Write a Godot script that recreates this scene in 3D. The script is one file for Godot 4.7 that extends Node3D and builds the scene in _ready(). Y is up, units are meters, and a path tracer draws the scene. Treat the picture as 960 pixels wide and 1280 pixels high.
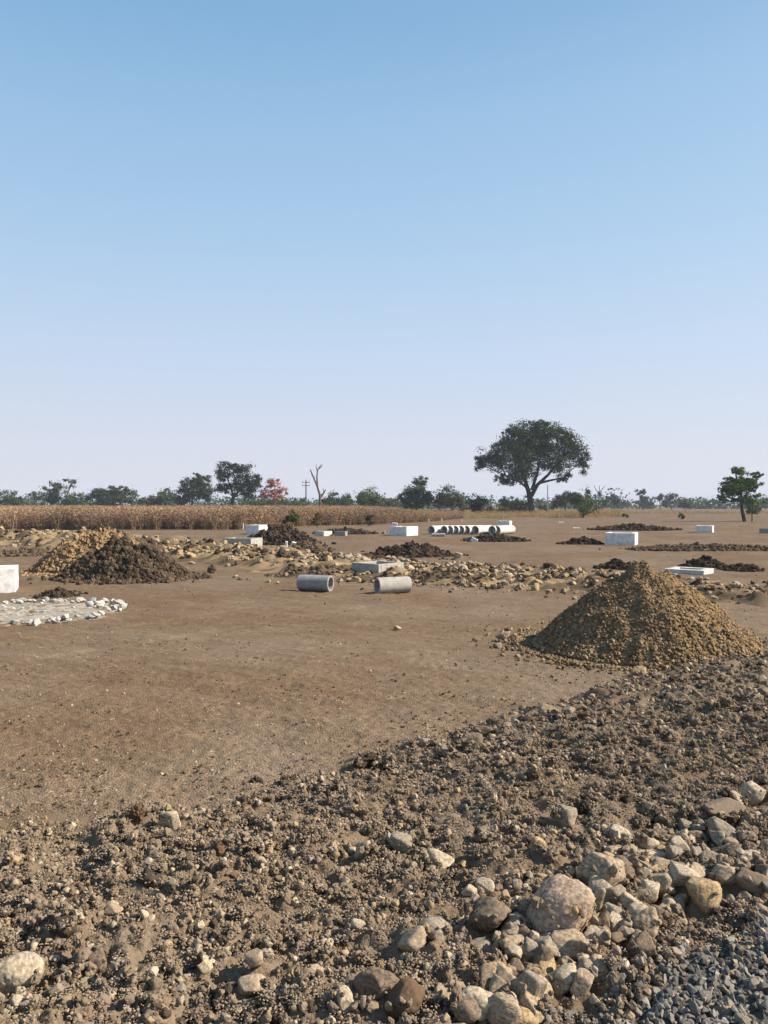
extends Node3D
# A dry building plot: rubble bank and gravel in front, a swept earth field with pipes, chambers and spoil heaps, trees on the horizon.
# Metres, y up. The photographer's eye is at (0, EYE, 0) looking along -z; F and HZ (focal length and horizon row of the photograph)
# turn measured photograph positions into real places on the ground.
const F := 967.0
const EYE := 2.0
const HZ := 630.0

var R := RandomNumberGenerator.new()
var taken := {}
var tx := {}
var M := {}
var ico := {}
var rocks: Array[ArrayMesh] = []      # rounded field stones
var chips: Array[ArrayMesh] = []      # angular broken stones
var lumps: Array[ArrayMesh] = []      # earth clods
var chunks: Array[ArrayMesh] = []     # broken pieces of crusted earth
var n_edge: FastNoiseLite
var n_big: FastNoiseLite
var n_mid: FastNoiseLite
var n_fine: FastNoiseLite
var n_field: FastNoiseLite
var n_streak: FastNoiseLite
var n_patch: FastNoiseLite
var EX := PackedFloat32Array([-40, -9, -4.0, -2.37, -1.32, -0.31, 0.87, 1.54, 2.73, 3.6, 5.65, 12.0, 60.0])
var EZ := PackedFloat32Array([-3.2, -4.1, -4.55, -4.78, -4.83, -5.95, -7.03, -7.44, -8.79, -9.43, -11.4, -16.5, -52.0])

const TAN := Color(0.39, 0.298, 0.205)
const CREAM := Color(0.47, 0.385, 0.275)
const OCHRE := Color(0.41, 0.295, 0.165)
const GREY := Color(0.295, 0.245, 0.185)
const BROWN := Color(0.2, 0.148, 0.104)
const DARK := Color(0.096, 0.074, 0.056)
const SOIL := Color(0.164, 0.12, 0.082)
const BANK := Color(0.25, 0.192, 0.137)

# ------------------------------------------------------------------ small helpers
func lin(c: Color) -> Color:
	return c.linear_to_srgb()

func vary(c: Color, a: float) -> Color:
	var k := 1.0 + R.randf_range(-a, a)
	return Color(c.r * k * R.randf_range(0.96, 1.04), c.g * k, c.b * k * R.randf_range(0.92, 1.08))

func gx(px: float, d: float) -> float:
	return (px - 480.0) / F * d

func gd(py: float, y := 0.0) -> float:
	return (EYE - y) * F / (py - HZ)

func gp(px: float, py: float, y := 0.0) -> Vector3:
	var d := gd(py, y)
	return Vector3(gx(px, d), y, -d)

func hy(py: float, d: float) -> float:
	return EYE - (py - HZ) / F * d

func numbered(called: String) -> String:
	var n: int = taken.get(called, 0)
	taken[called] = n + 1
	return called if n == 0 else "%s_%03d" % [called, n]

func tag(o: Node, label: String, category: String, group := "") -> void:
	o.set_meta("label", label)
	o.set_meta("category", category)
	if group:
		o.set_meta("group", group)

func thing(called: String, label: String, category: String, at := Vector3.ZERO, turn := 0.0, group := "") -> Node3D:
	var o := Node3D.new()
	o.name = numbered(called)
	add_child(o)
	o.position = at
	o.rotation.y = turn
	tag(o, label, category, group)
	return o

func part(called: String, mesh: Mesh, m: Material, parent: Node3D, t := Transform3D()) -> MeshInstance3D:
	var o := MeshInstance3D.new()
	o.name = called
	o.mesh = mesh
	o.material_override = m
	o.transform = t
	parent.add_child(o, true)
	return o

func single(called: String, mesh: Mesh, m: Material, label: String, category: String, t := Transform3D(), group := "") -> MeshInstance3D:
	var o := MeshInstance3D.new()
	o.name = numbered(called)
	o.mesh = mesh
	o.material_override = m
	o.transform = t
	add_child(o)
	tag(o, label, category, group)
	return o

func structure(called: String, mesh: Mesh, m: Material) -> MeshInstance3D:
	var o := MeshInstance3D.new()
	o.name = called
	o.mesh = mesh
	o.material_override = m
	add_child(o)
	o.set_meta("kind", "structure")
	return o

func many(called: String, mesh: Mesh, m: Material, ts: Array, cs: PackedColorArray, parent: Node3D, label := "", category := "") -> void:
	if ts.is_empty():
		return
	var mm := MultiMesh.new()
	mm.transform_format = MultiMesh.TRANSFORM_3D
	mm.use_colors = true
	mm.mesh = mesh
	mm.instance_count = ts.size()
	for i in ts.size():
		mm.set_instance_transform(i, ts[i])
		mm.set_instance_color(i, cs[i])
	var o := MultiMeshInstance3D.new()
	o.name = called
	o.multimesh = mm
	o.material_override = m
	parent.add_child(o, true)
	o.set_meta("kind", "stuff")
	if label:
		o.set_meta("label", label)
		o.set_meta("category", category)

func noise(s: int, freq: float, octaves := 3, gain := 0.5) -> FastNoiseLite:
	var n := FastNoiseLite.new()
	n.noise_type = FastNoiseLite.TYPE_SIMPLEX_SMOOTH
	n.seed = s
	n.frequency = freq
	n.fractal_type = FastNoiseLite.FRACTAL_FBM
	n.fractal_octaves = octaves
	n.fractal_gain = gain
	return n

func rq() -> Basis:
	var q := Quaternion(R.randfn(), R.randfn(), R.randfn(), R.randfn())
	return Basis(q.normalized())

func lying(tilt: float) -> Basis:
	return Basis(Vector3(R.randfn(), 0.2 * R.randfn(), R.randfn()).normalized(), R.randf_range(-tilt, tilt)) * Basis(Vector3.UP, R.randf() * TAU)

# ------------------------------------------------------------------ textures and materials
func noise_tex(key: String, s: int, freq: float, kind: int, octaves: int, lo: float, hi: float, size := 512, bump := 0.0) -> void:
	var n := noise(s, freq, octaves, 0.6)
	n.noise_type = kind
	var t := NoiseTexture2D.new()
	t.width = size
	t.height = size
	t.seamless = true
	t.noise = n
	if bump > 0.0:
		t.as_normal_map = true
		t.bump_strength = bump
	else:
		var g := Gradient.new()
		g.set_color(0, Color(lo, lo, lo))
		g.set_color(1, Color(hi, hi, hi))
		t.color_ramp = g
	tx[key] = t

func mat(key: String, c: Color, rough: float, tex := "", scale := 1.0, nrm := "", nscale := 1.0, world := false, vcol := false) -> StandardMaterial3D:
	var m := StandardMaterial3D.new()
	m.resource_name = key
	m.albedo_color = lin(c)
	m.roughness = rough
	m.metallic_specular = 0.3 if rough < 0.9 else 0.12
	m.vertex_color_use_as_albedo = vcol
	if tex:
		m.albedo_texture = tx[tex]
	if nrm:
		m.normal_enabled = true
		m.normal_texture = tx[nrm]
		m.normal_scale = nscale
	if tex or nrm:
		m.uv1_triplanar = true
		m.uv1_world_triplanar = world
		m.uv1_scale = Vector3.ONE * scale
	M[key] = m
	return m

func make_materials() -> void:
	noise_tex("soil", 11, 0.035, FastNoiseLite.TYPE_SIMPLEX_SMOOTH, 6, 0.7, 1.05, 1024)
	noise_tex("soil_n", 12, 0.05, FastNoiseLite.TYPE_SIMPLEX_SMOOTH, 5, 0, 1, 1024, 9.0)
	noise_tex("rock", 21, 0.018, FastNoiseLite.TYPE_SIMPLEX_SMOOTH, 7, 0.5, 1.2, 512)
	noise_tex("rock_n", 22, 0.025, FastNoiseLite.TYPE_SIMPLEX_SMOOTH, 5, 0, 1, 512, 10.0)
	noise_tex("concrete", 31, 0.01, FastNoiseLite.TYPE_SIMPLEX_SMOOTH, 6, 0.8, 1.02, 512)
	noise_tex("concrete_n", 32, 0.08, FastNoiseLite.TYPE_SIMPLEX_SMOOTH, 4, 0, 1, 512, 3.0)
	noise_tex("bark", 41, 0.03, FastNoiseLite.TYPE_SIMPLEX_SMOOTH, 5, 0.5, 1.0, 512)
	mat("field", Color.WHITE, 0.95, "soil", 0.9, "soil_n", 1.6, true, true)
	mat("bank", Color.WHITE, 0.95, "soil", 1.3, "soil_n", 1.0, true, true)
	mat("clod", Color.WHITE, 0.95, "soil", 0.35, "soil_n", 1.0, false, true)
	mat("stone", Color.WHITE, 0.85, "rock", 0.4, "rock_n", 0.8, false, true)
	mat("grit", Color.WHITE, 0.9, "", 1.0, "", 1.0, false, true)
	for k in ["TAN", "CREAM", "OCHRE", "GREY", "BROWN", "DARK"]:
		var c: Color = {"TAN": TAN, "CREAM": CREAM, "OCHRE": OCHRE, "GREY": GREY, "BROWN": BROWN, "DARK": DARK}[k]
		mat("stone_" + k, c, 0.85, "rock", 0.4, "rock_n", 0.8)
	mat("boulder_pink", Color(0.42, 0.31, 0.225), 0.85, "rock", 0.55, "rock_n", 0.7)
	mat("clod_BANK", BANK, 0.95, "soil", 0.35, "soil_n", 1.0)
	mat("clod_DARK", Color(0.08, 0.062, 0.046), 0.95, "soil", 0.35, "soil_n", 1.0)
	mat("clod_RED", Color(0.16, 0.104, 0.068), 0.95, "soil", 0.35, "soil_n", 1.0)
	mat("gravel_a", Color(0.205, 0.19, 0.168), 0.8, "rock", 0.4, "rock_n", 0.7)
	mat("gravel_b", Color(0.3, 0.275, 0.24), 0.8, "rock", 0.4, "rock_n", 0.7)
	mat("gravel_c", Color(0.132, 0.124, 0.116), 0.8, "rock", 0.4, "rock_n", 0.7)
	mat("lime_piece", Color(0.528, 0.512, 0.48), 0.9, "rock", 0.4, "rock_n", 0.5)
	mat("limewash", Color(0.76, 0.76, 0.74), 0.9, "concrete", 0.6, "concrete_n", 0.3)
	mat("lime_dust", Color(0.368, 0.336, 0.288), 0.95, "concrete", 0.8, "soil_n", 0.8, true)
	mat("concrete", Color(0.4, 0.38, 0.352), 0.9, "concrete", 0.9, "concrete_n", 0.4)
	mat("concrete_grey", Color(0.296, 0.296, 0.296), 0.9, "concrete", 0.9, "concrete_n", 0.4)
	mat("concrete_pale", Color(0.592, 0.584, 0.56), 0.9, "concrete", 0.7, "concrete_n", 0.3)
	mat("bark", Color(0.096, 0.076, 0.06), 0.95, "bark", 0.8)
	mat("bark_pale", Color(0.208, 0.152, 0.12), 0.95, "bark", 0.8)
	mat("post", Color(0.44, 0.424, 0.4), 0.9, "bark", 0.8)
	mat("iron", Color(0.096, 0.1, 0.112), 0.7, "bark", 0.8)
	var leaf := mat("leaf", Color.WHITE, 0.9, "", 1.0, "", 1.0, false, true)
	leaf.backlight_enabled = true
	leaf.backlight = Color(0.55, 0.6, 0.3)
	leaf.cull_mode = BaseMaterial3D.CULL_DISABLED
	var dry := mat("dry", Color.WHITE, 0.9, "", 1.0, "", 1.0, false, true)
	dry.backlight_enabled = true
	dry.backlight = Color(0.35, 0.3, 0.2)
	dry.cull_mode = BaseMaterial3D.CULL_DISABLED

# ------------------------------------------------------------------ meshes
func commit(v: PackedVector3Array, n: PackedVector3Array, idx: PackedInt32Array, c := PackedColorArray()) -> ArrayMesh:
	var a := []
	a.resize(Mesh.ARRAY_MAX)
	a[Mesh.ARRAY_VERTEX] = v
	if n.size():
		a[Mesh.ARRAY_NORMAL] = n
	if c.size():
		a[Mesh.ARRAY_COLOR] = c
	if idx.size():
		a[Mesh.ARRAY_INDEX] = idx
	var m := ArrayMesh.new()
	m.add_surface_from_arrays(Mesh.PRIMITIVE_TRIANGLES, a)
	return m

func sphere(sub: int) -> Array:
	if ico.has(sub):
		return ico[sub]
	var v := PackedVector3Array()
	var f := PackedInt32Array()
	if sub == 0:
		var t := (1.0 + sqrt(5.0)) / 2.0
		for p in [[-1, t, 0], [1, t, 0], [-1, -t, 0], [1, -t, 0], [0, -1, t], [0, 1, t], [0, -1, -t], [0, 1, -t], [t, 0, -1], [t, 0, 1], [-t, 0, -1], [-t, 0, 1]]:
			v.append(Vector3(p[0], p[1], p[2]).normalized())
		f = PackedInt32Array([0, 11, 5, 0, 5, 1, 0, 1, 7, 0, 7, 10, 0, 10, 11, 1, 5, 9, 5, 11, 4, 11, 10, 2, 10, 7, 6, 7, 1, 8, 3, 9, 4, 3, 4, 2, 3, 2, 6, 3, 6, 8, 3, 8, 9, 4, 9, 5, 2, 4, 11, 6, 2, 10, 8, 6, 7, 9, 8, 1])
	else:
		var b := sphere(sub - 1)
		v = b[0].duplicate()
		var mid := {}
		var bf: PackedInt32Array = b[1]
		for i in range(0, bf.size(), 3):
			var k := [bf[i], bf[i + 1], bf[i + 2]]
			var e := []
			for j in 3:
				var p: int = k[j]
				var q: int = k[(j + 1) % 3]
				var key := mini(p, q) * 100000 + maxi(p, q)
				if not mid.has(key):
					mid[key] = v.size()
					v.append(((v[p] + v[q]) * 0.5).normalized())
				e.append(mid[key])
			for n in [k[0], e[0], e[2], k[1], e[1], e[0], k[2], e[2], e[1], e[0], e[1], e[2]]:
				f.append(n)
	ico[sub] = [v, f]
	return ico[sub]

func smooth_normals(v: PackedVector3Array, f: PackedInt32Array) -> PackedVector3Array:
	var n := PackedVector3Array()
	n.resize(v.size())
	for i in range(0, f.size(), 3):
		var c := (v[f[i + 1]] - v[f[i]]).cross(v[f[i + 2]] - v[f[i]])
		n[f[i]] += c
		n[f[i + 1]] += c
		n[f[i + 2]] += c
	for i in n.size():
		n[i] = n[i].normalized()
	return n

# a stone of about unit radius: a ball cut by `planes` random planes; p sets how sharp the edges are
func rock(s: int, sub: int, planes: int, p: float, deep: float, bump: float, flat := false) -> ArrayMesh:
	var r := RandomNumberGenerator.new()
	r.seed = s
	var pn := PackedVector3Array()
	for i in planes:
		pn.append(Vector3(r.randfn(), r.randfn(), r.randfn()).normalized() / r.randf_range(1.0 - deep, 1.0))
	var nn := noise(s, 1.0, 4, 0.55)
	var ball := sphere(sub)
	var v: PackedVector3Array = ball[0].duplicate()
	var f: PackedInt32Array = ball[1]
	for i in v.size():
		var d := v[i]
		var sum := pow(0.8, p)
		for q in pn:
			var k := d.dot(q)
			if k > 0.25:
				sum += pow(k, p)
		var rad := pow(sum, -1.0 / p) * (1.0 + bump * nn.get_noise_3dv(d * 1.3) + bump * 0.4 * nn.get_noise_3dv(d * 4.0))
		v[i] = d * rad
	fit(v)
	var g := PackedInt32Array()
	g.resize(f.size())
	for i in range(0, f.size(), 3):       # Godot's front faces run clockwise
		g[i] = f[i]
		g[i + 1] = f[i + 2]
		g[i + 2] = f[i + 1]
	if flat:
		var w := PackedVector3Array()
		for i in g:
			w.append(v[i])
		return commit(w, PackedVector3Array(), PackedInt32Array())
	return commit(v, smooth_normals(v, f), g)

# brings a shape to half extents of 1
func fit(v: PackedVector3Array) -> void:
	var lo := v[0]
	var hi := v[0]
	for p in v:
		lo = lo.min(p)
		hi = hi.max(p)
	var c := (lo + hi) * 0.5
	var e := (hi - lo) * 0.5
	for i in v.size():
		v[i] = (v[i] - c) / e

func clod(s: int, sub: int, amp: float) -> ArrayMesh:
	var nn := noise(s, 0.9, 4, 0.65)
	var ball := sphere(sub)
	var v: PackedVector3Array = ball[0].duplicate()
	var f: PackedInt32Array = ball[1]
	for i in v.size():
		v[i] *= 0.9 + amp * nn.get_noise_3dv(v[i] * 1.4 + Vector3(7, 3, 1)) + amp * 0.6 * absf(nn.get_noise_3dv(v[i] * 3.1)) + amp * 0.16 * nn.get_noise_3dv(v[i] * 7.0)
	fit(v)
	var g := PackedInt32Array()
	g.resize(f.size())
	for i in range(0, f.size(), 3):
		g[i] = f[i]
		g[i + 1] = f[i + 2]
		g[i + 2] = f[i + 1]
	return commit(v, smooth_normals(v, f), g)

# a handful of crumbs spread over a few centimetres, as one mesh
func crumbs(s: int, count: int, spread: float, rmin: float, rmax: float) -> ArrayMesh:
	var r := RandomNumberGenerator.new()
	r.seed = s
	var v := PackedVector3Array()
	var ball := sphere(0)
	var bv: PackedVector3Array = ball[0]
	var bf: PackedInt32Array = ball[1]
	for k in count:
		var o := Vector3(r.randf_range(-spread, spread), r.randf_range(-0.002, 0.004), r.randf_range(-spread, spread))
		var rad := lerpf(rmin, rmax, pow(r.randf(), 2.0))
		var b := Basis(Quaternion(r.randfn(), r.randfn(), r.randfn(), r.randfn()).normalized()).scaled(Vector3(r.randf_range(0.7, 1.3), r.randf_range(0.6, 1.0), r.randf_range(0.7, 1.3)) * rad)
		var w := PackedVector3Array()
		for p in bv:
			w.append(b * (p * r.randf_range(0.6, 1.25)) + o)
		for i in range(0, bf.size(), 3):
			v.append(w[bf[i]])
			v.append(w[bf[i + 2]])
			v.append(w[bf[i + 1]])
	return commit(v, PackedVector3Array(), PackedInt32Array())

func grid_mesh(v: PackedVector3Array, cols: int, rows: int, c := PackedColorArray(), wrap := false) -> ArrayMesh:
	var n := PackedVector3Array()
	n.resize(v.size())
	for j in rows:
		var ja := maxi(j - 1, 0) * cols
		var jb := mini(j + 1, rows - 1) * cols
		for i in cols:
			var ia := i - 1
			var ib := i + 1
			if ia < 0:
				ia = cols - 2 if wrap else 0
			if ib >= cols:
				ib = 1 if wrap else cols - 1
			var q := (v[j * cols + ib] - v[j * cols + ia]).cross(v[ja + i] - v[jb + i]).normalized()
			n[j * cols + i] = -q if q.y < 0.0 else q
	var idx := PackedInt32Array()
	idx.resize((cols - 1) * (rows - 1) * 6)
	var k := 0
	for j in rows - 1:
		for i in cols - 1:
			var a := j * cols + i
			var turned := (v[a + 1] - v[a]).cross(v[a + cols] - v[a]).y > 0.0
			idx[k] = a
			idx[k + 1] = a + cols if turned else a + 1
			idx[k + 2] = a + 1 if turned else a + cols
			idx[k + 3] = a + 1
			idx[k + 4] = a + cols if turned else a + cols + 1
			idx[k + 5] = a + cols + 1 if turned else a + cols
			k += 6
	return commit(v, n, idx, c)

# box with rounded, slightly worn edges; base at y = 0
func rbox(size: Vector3, r: float, wear := 0.0, s := 1) -> ArrayMesh:
	var nn := noise(s, 2.5, 3)
	var v := PackedVector3Array()
	var n := PackedVector3Array()
	var idx := PackedInt32Array()
	var half := size * 0.5
	var cuts := [-1.0, -0.9, -0.5, 0.0, 0.5, 0.9, 1.0]
	for ax in 3:
		for sg in [-1.0, 1.0]:
			var first := v.size()
			for a in cuts:
				for b in cuts:
					var e := Vector3.ZERO
					e[ax] = sg
					e[(ax + 1) % 3] = a
					e[(ax + 2) % 3] = b
					var p := Vector3.ZERO
					for q in 3:                      # 0.9 is where the flat ends and the rounding starts
						p[q] = signf(e[q]) * (absf(e[q]) / 0.9 * (half[q] - r) if absf(e[q]) <= 0.9 else half[q])
					var inner := p.clamp(-half + Vector3.ONE * r, half - Vector3.ONE * r)
					var dir := (p - inner)
					dir = dir.normalized() if dir.length() > 1e-6 else Vector3.ZERO
					var w := inner + dir * r
					w += w.normalized() * wear * nn.get_noise_3dv(w * 3.0)
					v.append(w + Vector3(0, half.y, 0))
					n.append(dir)
			var m := cuts.size()
			for i in m - 1:
				for j in m - 1:
					var a0 := first + i * m + j
					if sg > 0:
						idx.append_array([a0, a0 + 1, a0 + m, a0 + 1, a0 + m + 1, a0 + m])
					else:
						idx.append_array([a0, a0 + m, a0 + 1, a0 + 1, a0 + m, a0 + m + 1])
	return commit(v, n, idx)

# hollow pipe along x, centred, lying with its lowest line at y = 0
func pipe_mesh(length: float, ro: float, ri: float) -> ArrayMesh:
	var st := SurfaceTool.new()
	st.begin(Mesh.PRIMITIVE_TRIANGLES)
	var h := length / 2.0
	var ch := (ro - ri) * 0.16
	var prof := [[-h + ch, ro], [-h * 0.3, ro], [h * 0.3, ro], [h - ch, ro], [h, ro - ch], [h, ri + ch], [h - ch, ri], [-h + ch, ri], [-h, ri + ch], [-h, ro - ch], [-h + ch, ro]]
	var m := 40
	var nn := noise(77, 2.0, 3)
	for k in prof.size() - 1:
		for i in m:
			var q := []
			for e in [[k, i], [k + 1, i], [k + 1, i + 1], [k, i + 1]]:
				var a: float = TAU * (e[1] % m) / m
				var c := Vector3(prof[e[0]][0], sin(a) * prof[e[0]][1], cos(a) * prof[e[0]][1])
				c *= 1.0 + 0.012 * nn.get_noise_3dv(c * 6.0)
				q.append(c + Vector3(0, ro, 0))
			for e in [0, 1, 2, 0, 2, 3]:
				st.set_smooth_group(k if k >= 3 else 0)
				st.add_vertex(q[e])
	st.generate_normals()
	return st.commit()

# tapered tube through points (Vector4: x, y, z, radius), added to a vertex list
func tube(v: PackedVector3Array, n: PackedVector3Array, idx: PackedInt32Array, pts: Array, sides := 7) -> void:
	var first := v.size()
	for k in pts.size():
		var p := Vector3(pts[k].x, pts[k].y, pts[k].z)
		var a: Vector4 = pts[maxi(k - 1, 0)]
		var b: Vector4 = pts[mini(k + 1, pts.size() - 1)]
		var t := Vector3(b.x - a.x, b.y - a.y, b.z - a.z).normalized()
		var s := t.cross(Vector3(0.31, 0.2, 0.93)).normalized()
		var u := s.cross(t)
		for i in sides:
			var q := TAU * i / sides
			var o := s * cos(q) + u * sin(q)
			v.append(p + o * pts[k].w)
			n.append(o)
	for k in pts.size() - 1:
		for i in sides:
			var a0 := first + k * sides + i
			var a1 := first + k * sides + (i + 1) % sides
			idx.append_array([a0, a1, a0 + sides, a1, a1 + sides, a0 + sides])

func bend(a: Vector3, b: Vector3, ra: float, rb: float, steps: int, wob: float) -> Array:
	var out := []
	var off := Vector3(R.randfn(), R.randfn() * 0.5, R.randfn()) * wob
	for i in steps + 1:
		var t := float(i) / steps
		var p := a.lerp(b, t) + off * sin(t * PI) + Vector3(0, wob * 0.6 * sin(t * PI), 0)
		out.append(Vector4(p.x, p.y, p.z, lerpf(ra, rb, t)))
	return out

# ------------------------------------------------------------------ the lie of the land
func edge_z(x: float) -> float:
	var i := 1
	while i < EX.size() - 1 and EX[i] < x:
		i += 1
	return lerpf(EZ[i - 1], EZ[i], clampf((x - EX[i - 1]) / (EX[i] - EX[i - 1]), 0.0, 1.0))

func bank_s(x: float, z: float) -> float:
	return (z - edge_z(x)) * 0.78 + 0.24 * n_edge.get_noise_2d(x, z)

func gravel_s(x: float, z: float) -> float:
	return (x - 0.4) * 0.591 + (z + 2.36) * 0.806 + 0.16 * n_edge.get_noise_2d(x * 1.7 + 40.0, z * 1.7)

func field_h(x: float, z: float) -> float:
	var d := sqrt(x * x + z * z)
	var h := 0.035 * n_field.get_noise_2d(x, z)
	if d < 45.0:
		var k := 1.0 - smoothstep(25.0, 45.0, d)
		h += k * (0.02 * n_streak.get_noise_2d(x * 0.9 + z * 0.5, (z - x * 0.45) * 5.0) + 0.016 * n_mid.get_noise_2d(x * 0.8, z * 0.8))
		if d < 20.0:
			h += 0.017 * n_fine.get_noise_2d(x, z)
	if d < 34.0:
		for q in RUTS:
			var off: float = (z - q.x - q.y * x - q.z * x * x) / sqrt(1.0 + q.y * q.y)
			for side in [-0.8, 0.8]:
				var t: float = absf(off - side + 0.05 * n_mid.get_noise_2d(x * 0.4, z * 0.4))
				if t < 0.5:
					h += q.w * (0.45 * exp(-pow((t - 0.2) / 0.07, 2.0)) - exp(-pow(t / 0.12, 4.0)) * (0.8 + 0.5 * sin((x - z * q.y) * 46.0) * n_mid.get_noise_2d(x, z)))
	return h

func bank_h(x: float, z: float) -> float:
	var s := bank_s(x, z)
	var h := 0.28 * smoothstep(-0.12, 1.6, s) - 0.07 * (1.0 - smoothstep(-0.3, 0.0, s))
	h += 0.06 * exp(-pow((s - 0.28) / 0.26, 2.0)) * (0.7 + 1.2 * n_big.get_noise_2d(x * 1.5, z * 1.5))
	var k := smoothstep(-0.1, 0.35, s)
	var g := smoothstep(-0.1, 0.15, gravel_s(x, z))
	h += k * (1.0 - 0.6 * g) * (0.065 * n_big.get_noise_2d(x, z) + 0.056 * n_mid.get_noise_2d(x * 1.7, z * 1.7) + 0.032 * n_fine.get_noise_2d(x * 1.3, z * 1.3))
	return h

# wheel tracks over the field: z = a + b x + c x x, and depth
var RUTS := [Vector4(-16.7, -1.25, 0.0, 0.012), Vector4(-8.9, 0.36, 0.02, 0.014), Vector4(-13.0, 0.22, -0.01, 0.013), Vector4(-18.0, 0.1, 0.0, 0.016)]

# height map of what already lies on the near bank, so that stones rest on one another
const TX0 := -3.6
const TZ0 := -6.6
const TC := 0.0125
const TW := 620
const TD := 400
var top_map := PackedFloat32Array()
var hero_map := PackedByteArray()

func top_at(x: float, z: float) -> float:
	var i := int((x - TX0) / TC)
	var j := int((z - TZ0) / TC)
	if i < 0 or j < 0 or i >= TW or j >= TD:
		return bank_h(x, z)
	return top_map[j * TW + i]

func hero_at(x: float, z: float) -> bool:
	var i := int((x - TX0) / TC)
	var j := int((z - TZ0) / TC)
	return i >= 0 and j >= 0 and i < TW and j < TD and hero_map[j * TW + i] > 0

func hero_add(x: float, z: float, rx: float) -> void:
	var n := int(rx / TC)
	var ci := int((x - TX0) / TC)
	var cj := int((z - TZ0) / TC)
	for j in range(maxi(cj - n, 0), mini(cj + n + 1, TD)):
		for i in range(maxi(ci - n, 0), mini(ci + n + 1, TW)):
			if (i - ci) * (i - ci) + (j - cj) * (j - cj) <= n * n:
				hero_map[j * TW + i] = 1

func top_add(x: float, z: float, y: float, rx: float, ry: float) -> void:
	var n := int(rx / TC)
	var ci := int((x - TX0) / TC)
	var cj := int((z - TZ0) / TC)
	for j in range(maxi(cj - n, 0), mini(cj + n + 1, TD)):
		for i in range(maxi(ci - n, 0), mini(ci + n + 1, TW)):
			var q := (float(i - ci) * float(i - ci) + float(j - cj) * float(j - cj)) * TC * TC / (rx * rx)
			if q < 1.0:
				var k := j * TW + i
				top_map[k] = maxf(top_map[k], y + ry * sqrt(1.0 - q))

# a stone of radii r set on whatever lies at x, z: returns its centre height
func settle(x: float, z: float, rx: float, ry: float, sink: float) -> float:
	var s := 0.0
	for o in [[0, 0], [0.6, 0], [-0.6, 0], [0, 0.6], [0, -0.6]]:
		s += top_at(x + o[0] * rx, z + o[1] * rx)
	var y := minf(s / 5.0, bank_h(x, z) + 0.035) + ry * sink
	top_add(x, z, y, rx, ry)
	return y

# ------------------------------------------------------------------ start
func _ready() -> void:
	R.seed = 4711
	set_view()
	n_edge = noise(1, 0.9, 3)
	n_big = noise(2, 0.9, 2)
	n_mid = noise(3, 2.0, 3)
	n_fine = noise(4, 9.0, 3)
	n_field = noise(5, 0.12, 2)
	n_streak = noise(6, 0.6, 3)
	n_patch = noise(7, 0.22, 4)
	make_materials()
	for i in 10:
		rocks.append(rock(100 + i, 3, 11 + i % 5, 12.0 + i % 4 * 4.0, 0.4, 0.12))
		chips.append(rock(200 + i, 3, 9 + i % 4, 45.0, 0.5, 0.05))
		chunks.append(rock(400 + i, 3, 13, 9.0, 0.5, 0.3))
		lumps.append(clod(300 + i, 3, 0.8))
	make_ground()
	make_bank()
	make_spoil()
	make_patch()
	make_piles()
	make_concrete()
	make_trees()
	make_crop()
	make_litter()

func set_view() -> void:
	var cam := Camera3D.new()
	cam.name = "camera"
	add_child(cam)
	cam.position = Vector3(0, EYE, 0)
	cam.rotation.x = -atan((640.0 - HZ) / F)
	cam.fov = rad_to_deg(2.0 * atan(640.0 / F))
	cam.near = 0.05
	cam.far = 6000.0
	cam.current = true
	var towards := Vector3(0.985, 0.72, 0.08).normalized()
	var sky := PanoramaSkyMaterial.new()
	sky.panorama = clear_sky(towards)
	var e := Environment.new()
	e.background_mode = Environment.BG_SKY
	e.sky = Sky.new()
	e.sky.sky_material = sky
	e.tonemap_mode = Environment.TONE_MAPPER_LINEAR
	e.tonemap_exposure = 2.0
	e.sdfgi_enabled = true
	e.ssao_enabled = true
	e.ssil_enabled = true
	e.fog_enabled = true
	e.fog_density = 0.00038
	e.fog_light_color = Color(0.82, 0.87, 0.95)
	var w := WorldEnvironment.new()
	w.name = "world"
	w.environment = e
	add_child(w)
	var sun := DirectionalLight3D.new()
	sun.name = "sun"
	add_child(sun)
	sun.light_color = Color(1.0, 0.945, 0.86)
	sun.light_energy = 1.6
	sun.light_angular_distance = 0.5
	sun.shadow_enabled = true
	sun.look_at_from_position(towards * 50.0, Vector3.ZERO, Vector3.UP)

# clear hazy daylight: paler and warmer towards the horizon, bluer overhead, a little lighter towards the sun
func clear_sky(towards: Vector3) -> ImageTexture:
	var at := [0.0, 0.06, 0.182, 0.322, 0.454, 0.53, 0.766, 1.0]
	var col := [Color(0.362, 0.366, 0.408), Color(0.348, 0.364, 0.415), Color(0.278, 0.342, 0.434), Color(0.2, 0.296, 0.412), Color(0.145, 0.25, 0.375), Color(0.108, 0.21, 0.342), Color(0.07, 0.16, 0.28), Color(0.05, 0.125, 0.235)]
	var im := Image.create(512, 256, false, Image.FORMAT_RGBAF)
	for j in 256:
		var up := PI * (0.5 - (j + 0.5) / 256.0)
		var y := sin(up)
		var c := Color(0.1, 0.075, 0.05)
		if y >= 0.0:
			var k := 0
			while k < at.size() - 2 and at[k + 1] < y:
				k += 1
			c = col[k].lerp(col[k + 1], (y - at[k]) / (at[k + 1] - at[k]))
		for i in 512:
			var round_ := TAU * (i + 0.5) / 512.0
			var g := 0.0
			if y >= 0.0:
				g = 0.1 * pow(0.5 + 0.5 * Vector3(sin(round_) * cos(up), y, -cos(round_) * cos(up)).dot(towards), 4.0)
			im.set_pixel(i, j, Color(c.r + g, c.g + g * 0.95, c.b + g * 0.85))
	return ImageTexture.create_from_image(im)

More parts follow.
